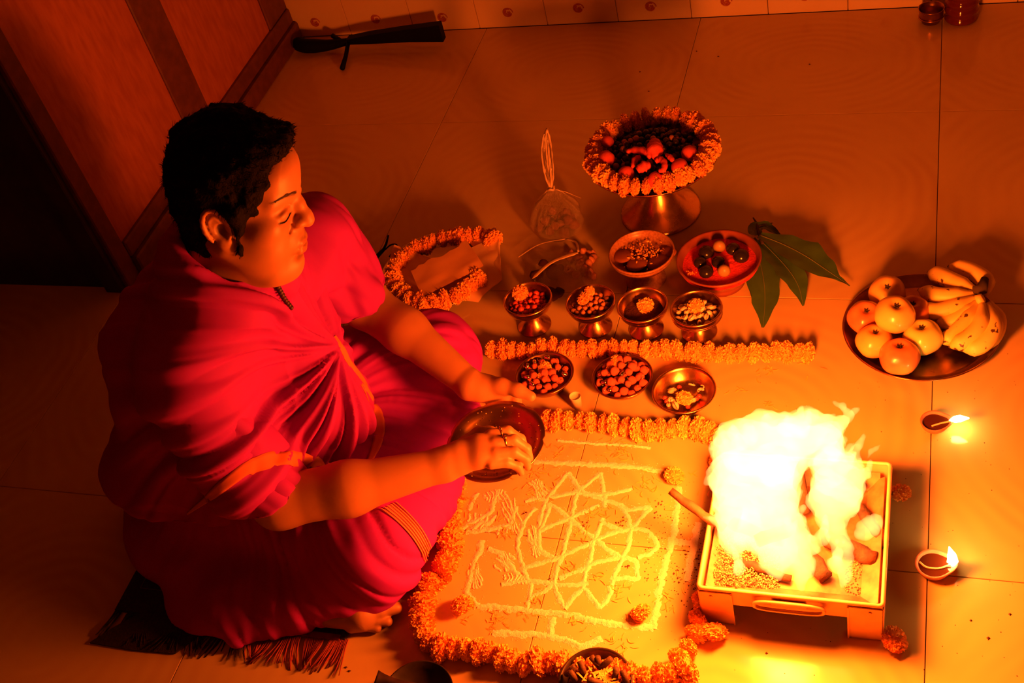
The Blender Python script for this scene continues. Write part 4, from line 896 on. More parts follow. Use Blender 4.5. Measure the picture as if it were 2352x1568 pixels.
for i, c in enumerate(heap_pts(cB[0], cB[1], .014, .040, .0125, 24, .4, 31)):
    tag(link('resin_lump', lumpball(i % 4, k=.3, n=12).mesh('lump', MT['lump']), None, c, (i, i, i), .0125*random.uniform(.7, 1)), 'brown dried lump inside the tied plastic bag', 'lump', 'brown lumps in the tied bag')
cC = un(1290, 640, 0); bag2 = thing('plastic_bag', 'slack clear plastic bag of brown nuts lying behind the first two footed bowls', 'plastic bag', cC)
mb = MB(); V = []; NX, NY = 26, 18
q00, q10, q11, q01 = [un(*q)-cC for q in ((1192, 660, .004), (1345, 690, .004), (1378, 590, .010), (1205, 575, .006))]
for j in range(NY):
    for i in range(NX):
        u, v_ = i/(NX-1), j/(NY-1); p = (q00*(1-u)+q10*u)*(1-v_)+(q01*(1-u)+q11*u)*v_; hgt = (math.sin(math.pi*u)*math.sin(math.pi*v_))**.6*(.010+.024*u); V.append((p[0], p[1], p[2]+hgt))
V = crumple(np.array(V), .008, 32, 4); V[:, 2] = np.maximum(V[:, 2], .001); mb.add(V, [(j*NX+i, j*NX+i+1, (j+1)*NX+i+1, (j+1)*NX+i) for j in range(NY-1) for i in range(NX-1)]); mb.build('bag_film', MT['film'], bag2)
for L, w_ in (([(1222, 640, .030), (1262, 605, .042), (1300, 588, .046), (1328, 580, .048)], [.0008]+[.0045]*8+[.0055]*5+[.003]*2), ([(1300, 548, .030), (1322, 556, .035), (1328, 578, .046)], .003), ([(1190, 590, .02), (1240, 560, .025), (1300, 548, .03)], .002)):
    MB().tube(catmull([un(*q)-cC for q in L], 5), w_, 6, flat=.25).build('film_crease', MT['film2'], bag2)
for i, c in enumerate([un(random.uniform(1300, 1365), random.uniform(588, 655), 0) for _ in range(34)]):
    c[2] = .008+.009*(i % 3 == 0); tag(link('brown_nut', nm, None, c, (random.random(), random.random(), i), .0088*random.uniform(.85, 1.1)), 'round brown nut inside the slack plastic bag', 'nut', 'nuts in the slack bag')
for i in range(14):
    c = un(random.uniform(1225, 1300), random.uniform(600, 680), .012); tag(link('dark_resin', lumpball(i % 3, k=.3, n=12).mesh('lump', MT['darkpow']), None, c, (i, i, 0), .013*random.uniform(.7, 1.1)), 'dark lump at the left inside the slack plastic bag', 'lump', 'dark lumps in the slack bag')
# ================================================================ PAPER-LINED PLATE WITH GARLAND
PC = un(1005, 628, .012); dish('steel_plate', PC[0], PC[1], .124, .024, .100, MT['steel'], 'round steel plate lined with paper behind his far knee', 'plate', curve=.9)
def sheet(name, corners, m, parent=None, loc=None, nx=14, ny=14, amp=.003, th=.0005, torn=0):
    q = [np.array(un(*c)) for c in corners]; V = []; c0 = np.mean(q, 0) if loc is None else loc; c0 = np.array((c0[0], c0[1], 0))
    for j in range(ny):
        for i in range(nx):
            u, v_ = i/(nx-1), j/(ny-1)
            if torn and j == ny-1: v_ += torn*float(vnoise(i*.9, 3.3))
            p = (q[0]*(1-u)+q[1]*u)*(1-v_)+(q[3]*(1-u)+q[2]*u)*v_; V.append(p-c0+np.array((0, 0, amp*float(vnoise(u*5, v_*5, 2.2)))))
    F = [(j*nx+i, j*nx+i+1, (j+1)*nx+i+1, (j+1)*nx+i) for j in range(ny-1) for i in range(nx-1)]; V = np.array(V); k = len(V)
    mb = MB(); mb.add(np.r_[V, V-np.array((0, 0, th))], F+[tuple(x+k for x in reversed(f)) for f in F]); return mb.build(name, m, parent, loc=c0 if parent is None else None)
o = sheet('paper_sheet', ((880, 655, .030), (1098, 692, .030), (1153, 640, .036), (1145, 540, .046)), MT['paper'], amp=.004); tag(o, 'cream paper sheet lining the steel plate', 'paper')
o = sheet('paper_sheet', ((868, 668, .034), (960, 722, .030), (1010, 600, .034), (905, 560, .060)), MT['paper2'], amp=.004); tag(o, 'second paper sheet curling up at the left of the steel plate', 'paper')
o = sheet('paper_sheet', ((1080, 560, .032), (1150, 640, .034), (1148, 560, .050), (1138, 518, .060)), MT['paper'], amp=.003); tag(o, 'paper corner standing up at the right of the steel plate', 'paper')
garland('marigold_garland', ups([(1062, 668), (1080, 655), (1094, 640)][::-1], .045)+ups([(1040, 682), (1012, 690), (985, 696), (950, 690), (925, 672), (905, 655), (903, 628), (922, 600), (945, 578), (975, 562), (1010, 548), (1050, 545), (1085, 538), (1118, 542), (1132, 552)], .045), 'orange marigold garland coiled on the paper round the steel plate', .0210, .0215, lift=False)
o = sheet('envelope', ((970, 683, .060), (1110, 608, .062), (1072, 553, .066), (943, 620, .062)), mat('orange_paper', (.85, .42, .18), (.92, .50, .22), rough=.7, scale=12), amp=.002, th=.0015, torn=.10); tag(o, 'torn orange paper packet lying across the marigold garland', 'paper packet')
c0 = un(875, 580, .0); bk = thing('black_strap', 'thin black stick with a loop lying behind the paper plate', 'strap', c0)
MB().tube([un(836, 610, .012)-c0, un(860, 595, .014)-c0, un(882, 572, .022)-c0], [.0060, .0055, .004], 8).build('strap_grip', MT['black'], bk)
MB().tube([un(880, 574, .022)-c0, un(887, 560, .032)-c0, un(892, 540, .045)-c0], [.003, .0028, .0022], 7).build('strap_pin', MT['black'], bk)
MB().tube(catmull([un(882, 575, .020)-c0, un(898, 562, .026)-c0, un(911, 562, .026)-c0, un(908, 572, .020)-c0, un(894, 590, .012)-c0], 6), .0018, 7).build('strap_loop', MT['black'], bk)
# ================================================================ NEAR EDGE: STICK BOWL, IRON PAN
c = un(1368, 1566, .03); sb = dish('dark_bowl', c[0], c[1], .054, .034, .034, MT['iron'], 'black iron bowl of short dark sticks at the near edge', 'bowl')
powder_dome('charcoal_bits', c[0], c[1], .016, .046, .010, MT['darkpow'], 'dark crumbly bits filling the black stick bowl', amp=.003, freq=120, cat='charcoal')
MT['dstick'] = mat('dark_incense_stick', (.06, .028, .016), (.12, .06, .03), rough=.7, scale=80, bump=.4)
for i, (a, b_) in enumerate((((1358, 1508), (1378, 1532)), ((1372, 1508), (1376, 1530)), ((1404, 1512), (1378, 1535)), ((1332, 1518), (1344, 1552)), ((1308, 1540), (1322, 1562)), ((1415, 1534), (1412, 1560)), ((1430, 1540), (1440, 1568)), ((1350, 1560), (1390, 1572)), ((1320, 1530), (1300, 1548)))):
    A, B = un(*a, .052), un(*b_, .036); o = MB().tube([A-B, (A-B)*.5, (0, 0, 0)], [.0050, .0052, .0050], 9).build('incense_stick', MT['dstick'], None, loc=B)
    tag(o, ['dark stick leaning to the far left out of the iron bowl', 'dark stick pointing straight away at the far side of the iron bowl', 'thick dark stick crossing at the far right of the iron bowl', 'thick dark stick standing at the left of the iron bowl', 'short dark stick lying left of the thick upright one', 'dark stick upright at the right of the iron bowl', 'dark stick at the right rim of the iron bowl', 'dark stick lying flat under the petals in the iron bowl', 'dark stick end jutting over the left rim of the iron bowl'][i], 'stick', 'dark sticks in the iron bowl')
pm = MB()
for i in range(60):
    q = un(random.gauss(1385, 22), random.gauss(1552, 12), .042); l = random.uniform(.004, .008); R = rotz(random.random()*6)@rotx(random.gauss(0, .5))
    pm.add(np.array([(-l, -.001, 0), (l, -.0016, .001), (l*1.1, .0016, .001), (-l, .001, 0)])@R.T+q, [(0, 1, 2, 3)])
tag(pm.build('loose_petals', MT['mg2'], smooth=False), 'yellow petals strewn over the dark sticks in the iron bowl', 'petals', kind='stuff')
c = un(968, 1612, .0); ip = thing('iron_pan', 'black iron pan with a flat handle at the near edge below his mat', 'pan', c)
MB().lathe([(0, .004), (.034, .006), (.050, .016), (.0565, .026), (.0585, .027), (.0585, .024), (.052, .013), (.036, .0), (0, 0)], 48).build('pan_bowl', MT['iron'], ip)
P = catmull([un(990, 1584, .030)-c, un(950, 1576, .034)-c, un(915, 1570, .036)-c, un(885, 1562, .038)-c, un(864, 1556, .040)-c], 5); mb = MB(); V = []
for i, p in enumerate(P):
    ww = .006+.004*(i/len(P))**3*2
    V += [p+np.array((0, -ww, -.0015)), p+np.array((0, ww, -.0015)), p+np.array((0, ww, .0015)), p+np.array((0, -ww, .0015))]
m_ = len(P); mb.add(V, [(i*4+j, i*4+(j+1) % 4, (i+1)*4+(j+1) % 4, (i+1)*4+j) for i in range(m_-1) for j in range(4)]+[(0, 3, 2, 1), tuple((m_-1)*4+k for k in range(4))]); mb.build('handle', MT['iron'], ip)
# ================================================================ BACK WALL THINGS
c = un(800, 108, 0); tr = thing('folded_stand', 'black folded stand lying on the floor against the tiled wall', 'stand', c)
P = [un(800, 92, .030)-c, un(850, 86, .036)-c, un(940, 77, .044)-c, un(1016, 72, .050)-c]; mb = MB(); V = []
for i, (p, hw) in enumerate(zip(P, (.008, .014, .020, .026))): V += [p+np.array((0, -.012, -hw)), p+np.array((0, .012, -hw)), p+np.array((0, .012, hw)), p+np.array((0, -.012, hw))]
mb.add(V, [(i*4+j, i*4+(j+1) % 4, (i+1)*4+(j+1) % 4, (i+1)*4+j) for i in range(3) for j in range(4)]+[(0, 3, 2, 1), (12, 13, 14, 15)]); mb.build('flared_body', MT['black'], tr, smooth=False)
mb = MB(); P = catmull([un(680, 95, .030)-c, un(700, 105, .026)-c, un(750, 104, .022)-c, un(806, 94, .028)-c], 6); mb.tube(P, list(np.interp(np.linspace(0, 1, len(P)), [0, .15, .5, 1], [.012, .022, .020, .009])), 12); mb.build('rounded_end', MT['black'], tr)
MB().tube([un(764, 82, .035)-c, un(785, 95, .030)-c, un(803, 97, .028)-c], [.007, .007, .006], 9).build('leg', MT['black'], tr)
MB().tube([un(800, 97, .028)-c, un(794, 130, .014)-c, un(786, 157, .008)-c], [.006, .006, .0075], 9).build('leg', MT['black'], tr)
c = un(2138, 48, 0); t = thing('steel_cup', 'small dark steel cup on the floor by the tiled wall', 'cup', c)
MB().lathe([(0, .002), (.020, .002), (.026, .018), (.029, .036), (.031, .037), (.029, .034), (.028, .018), (.022, 0), (0, 0)], 32).build('cup_bowl', MT['bronze'], t)
MB().tube([(.0285*math.cos(a), .0285*math.sin(a), .014) for a in np.linspace(0, 6.283, 33)], .002, 6, cap=False).build('ridge', MT['bronze'], t)
c = un(2208, 42, 0); t = thing('red_glass_jar', 'ribbed dark red glass jar on the floor by the tiled wall', 'jar', c); p = [(0, 0), (.034, 0)]
for i in range(30): z = .002+i*.004; p.append((.038+.0022*math.sin(i*1.15), z))
p += [(.034, .124), (.026, .130), (.026, .142), (0, .143)]
MB().lathe(p, 36).build('jar_body', MT['redglass'], t); MB().lathe([(.028, .134), (.0285, .152), (0, .153)], 28).build('lid', MT['iron'], t)
# ================================================================ RUG
rx0, rx1, ry0, ry1 = -.775, -.315, -.245, .46
rug = thing('seat_rug', 'dark woven seat rug with maroon fringe under the seated man', 'rug', ((rx0+rx1)/2, (ry0+ry1)/2, 0)); rc = np.array(rug.location)
MB().box((0, 0, .0035), (rx1-rx0, ry1-ry0, .006), bev=.002).build('rug_body', MT['rug'], rug, smooth=False)
mb = MB(); zt = .0069
def rl(P): mb.tube([np.array((x, y, zt))-rc*np.array((1, 1, 0)) for x, y in P], .0011, 4, flat=.4)
rl([(rx0+.03, ry1-.03), (rx0+.03, ry0+.05), (rx1-.03, ry0+.05), (rx1-.03, ry1-.03)]); rl([(rx0+.075, ry1-.06), (rx0+.075, ry0+.095), (rx1-.075, ry0+.095), (rx1-.075, ry1-.06)])
for i in range(9):
    y = ry0+.07+i*.045; rl([(rx0+.038, y), (rx0+.066, y), (rx0+.066, y+.014), (rx0+.045, y+.014), (rx0+.045, y+.026), (rx0+.066, y+.026)])
for i in range(9):
    x = rx0+.09+i*.035; rl([(x, ry0+.058), (x, ry0+.086), (x+.012, ry0+.086), (x+.012, ry0+.066), (x+.022, ry0+.066)])
mb.build('woven_pattern', MT['rugline'], rug)
for i, (nm_, m, x0, x1) in enumerate((('fringe', MT['fringe'], -.50, rx1+.004), ('fringe', MT['rug'], rx0, -.50))):
    mb = MB(); x = x0
    while x < x1:
        x += random.uniform(.0016, .0030)
        if math.sin(x*140) > .75: continue
        l = .062*random.uniform(.75, 1.12); dx = .018*math.sin(x*60)+random.gauss(0, .003); P = [np.array((x+dx*t*t, ry0+.003-l*t, .004+.004*math.sin(t*3+x*90)*t+.0006*random.random())) for t in (0, .25, .5, .75, 1)]
        mb.tube([p-rc*np.array((1, 1, 0)) for p in P], [.0013, .0013, .0013, .0012, .0008], 4)
    tag(mb.build(nm_, m, rug), kind='stuff')
MB().box((-.43-rc[0]+.02, ry0-rc[1]+.004, .0048), (.17, .012, .004), bev=.0015).build('maroon_hem', MT['fringe'], rug, smooth=False)
P = [np.array(un(*q))-rc*np.array((1, 1, 0)) for q in ((335, 1400, .008), (480, 1440, .006), (400, 1500, .004), (300, 1492, .003), (205, 1475, .004), (260, 1440, .01))]
mb = MB(); mb.add(P+[p-np.array((0, 0, .003)) for p in P], [tuple(range(6)), tuple(reversed(range(6, 12)))]+[(i, 6+i, 6+(i+1) % 6, (i+1) % 6) for i in range(6)]); mb.build('folded_corner', MT['rug'], rug, smooth=False)
# ================================================================ THE SEATED MAN
from mathutils.bvhtree import BVHTree
def cmat(name, c1, c2, rough=.8, wv=900, bump=.10, sheen=.0):
    return mat(name, c1, c2, rough=rough, scale=8, bump=bump, bscale=wv, spec=.2)
MT['robe'] = cmat('pink_red_cotton', (.33, .011, .42), (.38, .014, .48))
MT['dhoti'] = cmat('magenta_cotton', (.38, .010, .54), (.43, .013, .60))
MT['border'] = cmat('orange_border', (.55, .13, .07), (.62, .17, .09))
MT['goldb'] = cmat('pink_gold_band', (.50, .10, .16), (.58, .14, .18))
MT['gold'] = cmat('gold_thread_border', (.60, .24, .14), (.70, .32, .18), rough=.6)
MT['hair'] = mat('black_hair', (.003, .0025, .002), (.006, .0045, .004), rough=.8, scale=90, bump=.8, bscale=300, spec=.08)
MT['brow'] = mat('brow_hair', (.035, .014, .008), rough=.8)
def skin_mat():
    m = bpy.data.materials.new('brown_skin'); m.use_nodes = True; nt = m.node_tree; b = nt.nodes['Principled BSDF']
    a = nd(nt, 'ShaderNodeAttribute', attribute_name='tint'); nt.links.new(a.outputs['Color'], b.inputs['Base Color'])
    b.inputs['Roughness'].default_value = .48; b.inputs['Specular IOR Level'].default_value = .45
    b.inputs['Subsurface Weight'].default_value = .12; b.inputs['Subsurface Radius'].default_value = (.01, .004, .002); b.inputs['Subsurface Scale'].default_value = .4
    n2 = nd(nt, 'ShaderNodeTexNoise'); n2.inputs['Scale'].default_value = 260; tc = nd(nt, 'ShaderNodeTexCoord'); nt.links.new(tc.outputs['Object'], n2.inputs['Vector'])
    bp = nd(nt, 'ShaderNodeBump'); bp.inputs['Strength'].default_value = .12; bp.inputs['Distance'].default_value = .001
    nt.links.new(n2.outputs[0], bp.inputs['Height']); nt.links.new(bp.outputs[0], b.inputs['Normal']); return m
MT['skin'] = skin_mat()
SKIN = np.array((.40, .185, .090))
PO = np.array((-.50, .08, 0.0))
man = thing('person', 'black haired man in pink red robes sitting cross legged, stirring grain in a round plate', 'person', PO)
# ---- head in its own frame (x forward, y to his left, z up), then turned and set on the neck
def Rm(h, p, r): return rotz(h)@np.array([[math.cos(p), 0, math.sin(p)], [0, 1, 0], [-math.sin(p), 0, math.cos(p)]])@rotx(r)
HR = Rm(math.radians(5.9), math.radians(13.1), math.radians(-8.4)); HO = np.array((-.370, .058, .700)); HS = .982
def head2w(P):
    P = np.array(P, float); P[..., 0] = np.where(P[..., 0] > 0, P[..., 0]*.935, P[..., 0]); return (P*HS)@HR.T+HO
def w2head(P): return ((np.asarray(P)-HO)@HR)/HS
H = SDF((-.14, -.105, -.24), (.14, .105, .15), .0018)
H.ell((-.006, 0, .042), (.084, .073, .080), 0)
H.ell((.030, 0, .030), (.064, .062, .070), .02)
H.ell((.025, 0, -.035), (.064, .060, .078), .03)
for s in (-1, 1):
    H.cone((-.005, s*.052, -.040), (.055, s*.028, -.092), .024, .022, .03)
    H.ell((.050, s*.034, -.042), (.032, .028, .034), .03)
    H.cone((.086, s*.010, .034), (.070, s*.044, .032), .010, .010, .014)
    H.ell((.060, s*.047, -.008), (.022, .018, .018), .02)
H.ell((.078, 0, -.094), (.019, .020, .018), .018); H.ell((.070, 0, .062), (.030, .046, .034), .02)
H.ell((.040, 0, -.112), (.050, .040, .022), .025)
for s in (-1, 1):
    H.ell((.108, s*.034, .012), (.014, .015, .009), .014, sub=True)
    H.ell((.0770, s*.032, .009), (.0150, .0165, .0125), .004)
    H.chain([(.0905, s*.019, .002), (.0925, s*.032, -.0015), (.0845, s*.047, .001)], [.0016, .0016, .0014], .002, sub=True)
    H.chain([(.090, s*.018, .0155), (.090, s*.032, .0200), (.082, s*.047, .0150)], [.0016, .0018, .0014], .004, sub=True)
H.chain([(.088, 0, .026), (.098, 0, .008), (.108, 0, -.012), (.1105, 0, -.019)], [.0085, .0082, .0092, .0105], .010)
for s in (-1, 1):
    H.ell((.098, s*.0125, -.019), (.0110, .0080, .0078), .007); H.ell((.102, s*.0070, -.0280), (.0040, .0026, .0026), .002, sub=True)
    H.cone((.091, s*.020, -.020), (.078, s*.034, -.052), .0022, .0015, .006, sub=True)
H.ell((.086, 0, -.050), (.016, .026, .024), .012)
H.chain([(.0835, -.024, -.0600), (.0975, -.009, -.0545), (.0990, 0, -.0555), (.0975, .009, -.0545), (.0835, .024, -.0600)], [.0028, .0066, .0066, .0066, .0028], .004)
H.chain([(.0825, -.022, -.0645), (.0960, -.009, -.0680), (.0970, 0, -.0690), (.0960, .009, -.0680), (.0825, .022, -.0645)], [.0028, .0072, .0082, .0072, .0028], .004)
H.chain([(.082, -.027, -.0615), (.0965, -.012, -.0608), (.1045, 0, -.0618), (.0965, .012, -.0608), (.082, .027, -.0615)], [.0014]*5, .002, sub=True)
H.cone((.103, 0, -.032), (.1035, 0, -.048), .0018, .0018, .003, sub=True)
H.cone((.0935, -.008, -.0800), (.0935, .008, -.0800), .003, .003, .008, sub=True)
for s in (-1, 1):      # ears
    ec = np.array((-.008, s*.0745, .002)); tl = rotz(s*-.35)@roty(-.18)
    def ep(a, rx=.0175, rz=.0305, dy=0): return ec+tl@np.array((rx*math.cos(a)-.002*math.sin(a), s*(.006+dy), rz*math.sin(a)))
    H.ell(ec+tl@np.array((0, s*.002, 0)), (.0150, .0050, .0270), .004, rot=tl)
    H.chain([ep(a) for a in np.linspace(-.9, 3.9, 15)], [.0026]+[.0036]*12+[.0030, .0024], .002)
    H.ell(ec+tl@np.array((.004, s*.004, -.0290)), (.0095, .0050, .0100), .006, rot=tl)
    H.ell(ec+tl@np.array((.006, s*.010, -.006)), (.0095, .0100, .0130), .003, rot=tl, sub=True)
    H.chain([ep(a, .009, .018, -.001) for a in np.linspace(.4, 3.6, 8)], [.0022]*8, .003)
    H.ell(ec+tl@np.array((.0150, s*.003, -.005)), (.0040, .0042, .0060), .003, rot=tl)
H.cone((-.028, 0, -.055), (-.060, 0, -.19), .052, .050, .025); H.cone((.005, 0, -.085), (-.030, 0, -.18), .042, .040, .03)
HV, HF = H.surf(); HV = relax(HV, HF, 1, .35)
tint = np.tile(SKIN, (len(HV), 1)); x, y, z = HV.T
def blend(mask, c): 
    global tint
    mask = np.clip(mask, 0, 1)[:, None]; tint = tint*(1-mask)+np.array(c)*mask
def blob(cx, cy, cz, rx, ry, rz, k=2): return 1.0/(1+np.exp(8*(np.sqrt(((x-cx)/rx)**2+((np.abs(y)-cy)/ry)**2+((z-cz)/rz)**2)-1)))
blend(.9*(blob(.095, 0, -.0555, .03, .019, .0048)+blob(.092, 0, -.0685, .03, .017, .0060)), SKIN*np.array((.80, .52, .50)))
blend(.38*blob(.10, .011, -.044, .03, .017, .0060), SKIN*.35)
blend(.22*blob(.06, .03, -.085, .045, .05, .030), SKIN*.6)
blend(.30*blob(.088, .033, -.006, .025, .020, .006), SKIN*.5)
blend(.75*blob(-.001, .078, -.004, .0085, .010, .011), SKIN*.25)  # shade of the ear hollow put into the skin colour
for t_ in np.linspace(0, 1, 9):
    blend(.55*blob(.090-.020*t_*t_, .014+.036*t_, .0335+.006*math.sin(t_*2.4), .02, .0050, .0036-.0012*t_), (.03, .018, .012))
    blend(.85*blob(.089-.008*t_*t_, .018+.030*t_, .0015-.0035*math.sin(t_*3.14), .012, .0038, .0016), (.03, .015, .01))
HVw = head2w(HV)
# ---- arms and hands
ER, EL = un(642, 1150, .235), un(835, 695, .275); WR, WL = un(1022, 1066, .222), un(1082, 884, .195)
SRj, SLj, NB = np.array((-.490, -.085, .460)), np.array((-.425, .255, .450)), np.array((-.455, .08, .53))
A = SDF((-.58, -.30, .10), (.0, .07, .36), .0024)
A.cone(SRj*.25+ER*.75+np.array((-.06, .02, .09)), ER, .052, .044, 0); mid = un(800, 1122, .232); A.cone(ER, mid, .043, .0435, .02); A.cone(mid, WR, .0425, .0265, .02)
A.cone(WR, un(1050, 1052, .224), .0265, .026, .015)
fw = un(1140, 1040, .226)-WR; fw /= np.linalg.norm(fw); sd = np.cross(fw, (0, 0, 1)); sd /= np.linalg.norm(sd)
palm = [un(1062, 1048, .223), un(1100, 1036, .226), un(1135, 1030, .224)]
for off, rr in ((-.017, .0140), (-.006, .0150), (.006, .0150), (.017, .0130)): A.chain([palm[0]+sd*off*.7, palm[1]+sd*off, palm[2]+sd*off*1.05], [.018, rr, rr*.82], .012)
def finger(S, J, R, k=.004): S.chain([un(*j) for j in J], R, k)
finger(A, [(1128, 1000, .226), (1166, 990, .222), (1196, 1008, .205), (1206, 1028, .190)], [.0115, .0090, .0078, .0066])
finger(A, [(1136, 1020, .229), (1180, 1010, .226), (1209, 1030, .206), (1216, 1052, .189)], [.0115, .0092, .0080, .0068])
finger(A, [(1138, 1043, .228), (1181, 1038, .222), (1208, 1054, .204), (1212, 1072, .189)], [.0110, .0088, .0076, .0064])
finger(A, [(1128, 1064, .222), (1164, 1062, .215), (1190, 1072, .201), (1197, 1086, .190)], [.0100, .0078, .0068, .0058])
finger(A, [(1068, 1020, .216), (1100, 996, .206), (1130, 990, .196), (1152, 1000, .187)], [.0140, .0112, .0096, .0078], .008)
AV, AF = A.surf()
B = SDF((-.48, .02, .09), (.02, .40, .36), .0024)
B.cone(SLj*.3+EL*.7, EL, .050, .044, 0); mid = un(930, 760, .250); B.cone(EL, mid, .043, .0400, .02); B.cone(mid, WL, .0395, .0250, .02)
pl_ = [un(1095, 888, .190), un(1125, 897, .176), un(1155, 905, .160)]
for off in (-.016, -.005, .006, .017):
    B.chain([WL, pl_[0]+np.array((off*.5, -off*.3, 0)), pl_[1]+np.array((off*.8, off*.2, 0)), pl_[2]+np.array((off*1.1, off*.5, 0))], [.022, .0165, .0150, .0120], .012)
for i, (bx, by) in enumerate(((1126, 905), (1146, 905), (1166, 906), (1184, 908))):   # fingers curl under the plate
    finger(B, [(bx, by, .158), (bx+4, by+38, .142), (bx+6, by+66, .137), (bx+6, by+90, .139)], [.0110, .0092, .0082, .0070])
finger(B, [(1108, 885, .196), (1150, 885, .198), (1190, 896, .194), (1220, 910, .187)], [.0165, .0125, .0110, .0085], .010)
B.cone(un(1120, 880, .188), un(1165, 893, .186), .014, .010, .012)
BV, BF = B.surf()
# ---- neck, torso, legs and feet under the cloth
T = SDF((-.86, -.30, .0), (-.10, .46, .66), .006)
T.cone((-.60, .08, .12), (-.53, .08, .40), .11, .09, 0); T.cone(SRj+(0, 0, -.02), SLj+(0, 0, -.02), .045, .045, .05); T.cone(SRj, ER, .042, .040, .03); T.cone(SLj, EL, .042, .040, .03); T.cone((-.455, .085, .46), (-.43, .075, .58), .062, .056, .03)
T.cone((-.57, -.02, .11), (-.26, -.12, .11), .085, .062, .03); T.cone((-.57, .18, .11), (-.28, .31, .12), .085, .062, .03)
TV, TF = T.surf()
F_ = SDF((-.40, -.30, .0), (-.14, -.10, .10), .0022)
finger(F_, [(760, 1400, .030), (830, 1412, .030), (870, 1400, .028), (896, 1396, .022), (910, 1396, .019)], [.030, .026, .0145, .0115, .0110], .006)
finger(F_, [(830, 1418, .024), (866, 1424, .018), (890, 1427, .013)], [.020, .0095, .0088], .003)
finger(F_, [(812, 1430, .020), (848, 1438, .013), (866, 1443, .010)], [.018, .0085, .0076], .003)
F_.cut(lambda X, Y, Z: .001-Z+0*X+0*Y)
FV, FF = F_.surf()
G_ = SDF((-.26, .0, .02), (-.10, .14, .14), .003)
finger(G_, [(960, 985, .080), (1000, 1010, .080), (1030, 1020, .070)], [.030, .028, .020], .01); GV, GF = G_.surf()
allV = [HVw, AV, BV, TV, FV, GV]; allF = []; off = 0
for v, f in zip(allV, (HF, AF, BF, TF, FF, GF)): allF.append(f+off); off += len(v)
tn = [tint]+[np.tile(SKIN*k, (len(v), 1)) for v, k in zip(allV[1:], (1, 1, 1, .9, .9))]
BodyV = np.concatenate(allV); BodyF = np.concatenate(allF); tn = np.concatenate(tn); tn = tn*(1+.06*vnoise(BodyV[:, 0]*60, BodyV[:, 1]*60, BodyV[:, 2]*60))[:, None]
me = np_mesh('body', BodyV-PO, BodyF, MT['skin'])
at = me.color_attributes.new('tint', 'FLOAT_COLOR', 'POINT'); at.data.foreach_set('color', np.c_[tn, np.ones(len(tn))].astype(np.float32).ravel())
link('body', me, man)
# ---- hair
Q = SDF((-.165, -.125, -.14), (.15, .125, .185), .0024)
Q.ell((-.008, 0, .050), (.095, .085, .089), 0); Q.ell((-.046, 0, .018), (.052, .071, .080), .02); Q.ell((-.038, 0, -.050), (.054, .060, .052), .02)
Q.ell((.032, 0, .100), (.052, .062, .030), .02); Q.ell((.066, .005, .103), (.024, .046, .017), .012); Q.ell((-.015, .0, .122), (.050, .05, .022), .012); Q.ell((-.060, .0, .095), (.030, .045, .025), .012)
for s in (-1, 1): Q.cone((.020, s*.074, .030), (.026, s*.073, -.030), .011, .0065, .012)
Q.ell((.128, 0, .005), (.082, .14, .088), .010, sub=True)
for s in (-1, 1):
    Q.ell((-.006, s*.088, .000), (.021, .030, .036), .006, sub=True); Q.ell((.034, s*.085, -.062), (.044, .050, .044), .008, sub=True)
Q.cut(lambda X, Y, Z: (-.098+.38*(X+.08)+0*Y)-Z, .01)
for s in (-1, 1): Q.chain([(.022, s*.0725, -.020), (.023, s*.0705, -.034), (.026, s*.0670, -.044)], [.0060, .0042, .0018], .008)
Q.warp(.0055, 38); Q.warp(.0030, 95, 3); Q.warp(.0014, 210, 9)
QV, QF = Q.surf(); QN = vnormals(QV, QF); link('hair', np_mesh('hair', head2w(QV)-PO, QF, MT['hair']), man)
st = MB(); rr = np.random.default_rng(5)       # short loose locks standing off the surface
pick = rr.choice(len(QV), 5200, replace=False)
for i in pick:
    p = QV[i]; n_ = QN[i]
    if n_[0] > .6 and p[2] < .07: continue
    flow = np.array((.9, 0, .25)) if p[2] > .06 else np.array((-.3, 0, -.9)); flow = flow-n_*(flow@n_); flow /= np.linalg.norm(flow)+1e-6
    d = n_*rr.uniform(.12, .45)+flow+rr.normal(0, .22, 3); d /= np.linalg.norm(d); l = rr.uniform(.006, .013); sdv = np.cross(d, n_); sdv /= np.linalg.norm(sdv)+1e-6; w_ = .0006
    a = p-n_*.001; b_ = a+d*l*.55+n_*.0008; c_ = a+d*l+n_*rr.uniform(-.001, .002)
    st.add(head2w(np.array([a-sdv*w_, a+sdv*w_, b_+sdv*w_*.8, c_, b_-sdv*w_*.8]))-PO, [(0, 1, 2, 4), (4, 2, 3)])
tag(st.build('hair_strand', MT['hair'], man), kind='stuff')
hb_ = BVHTree.FromPolygons([tuple(v) for v in HV], [tuple(f) for f in HF])
def face_at(yy, zz):
    h = hb_.ray_cast(Vector((.2, yy, zz)), Vector((-1, 0, 0))); return np.array(h[0]) if h[0] is not None else np.array((.08, yy, zz))
for s in (-1, 1):
    mb = MB()
    for i in range(110):
        q = rr.random(); yy = s*(.012+.038*q); zz = .0345+.006*math.sin(q*2.6)+rr.normal(0, .0012)*(1-.55*q)
        a = face_at(yy, zz)+np.array((.0003, 0, 0)); d = np.array((.10, s*.9, .35-.5*q)); d /= np.linalg.norm(d); e = face_at(yy+d[1]*.006, zz+d[2]*.006)+np.array((.0010, 0, 0))
        mb.add(head2w(np.array([a+(0, 0, -.0007), a+(.0004, 0, .0007), e]))-PO, [(0, 1, 2)])
    mb.build('eyebrow', MT['brow'], man)
    P = [face_at(s*(.018+.030*q), .0015-.0040*math.sin(q*3.1))+np.array((.0006, 0, -.0006*math.sin(q*3))) for q in np.linspace(0, 1, 14)]
    MB().tube(list(head2w(np.array(P))-PO), [.0003]+[.0007]*12+[.0003], 6).build('eyelash', MT['hair'], man)
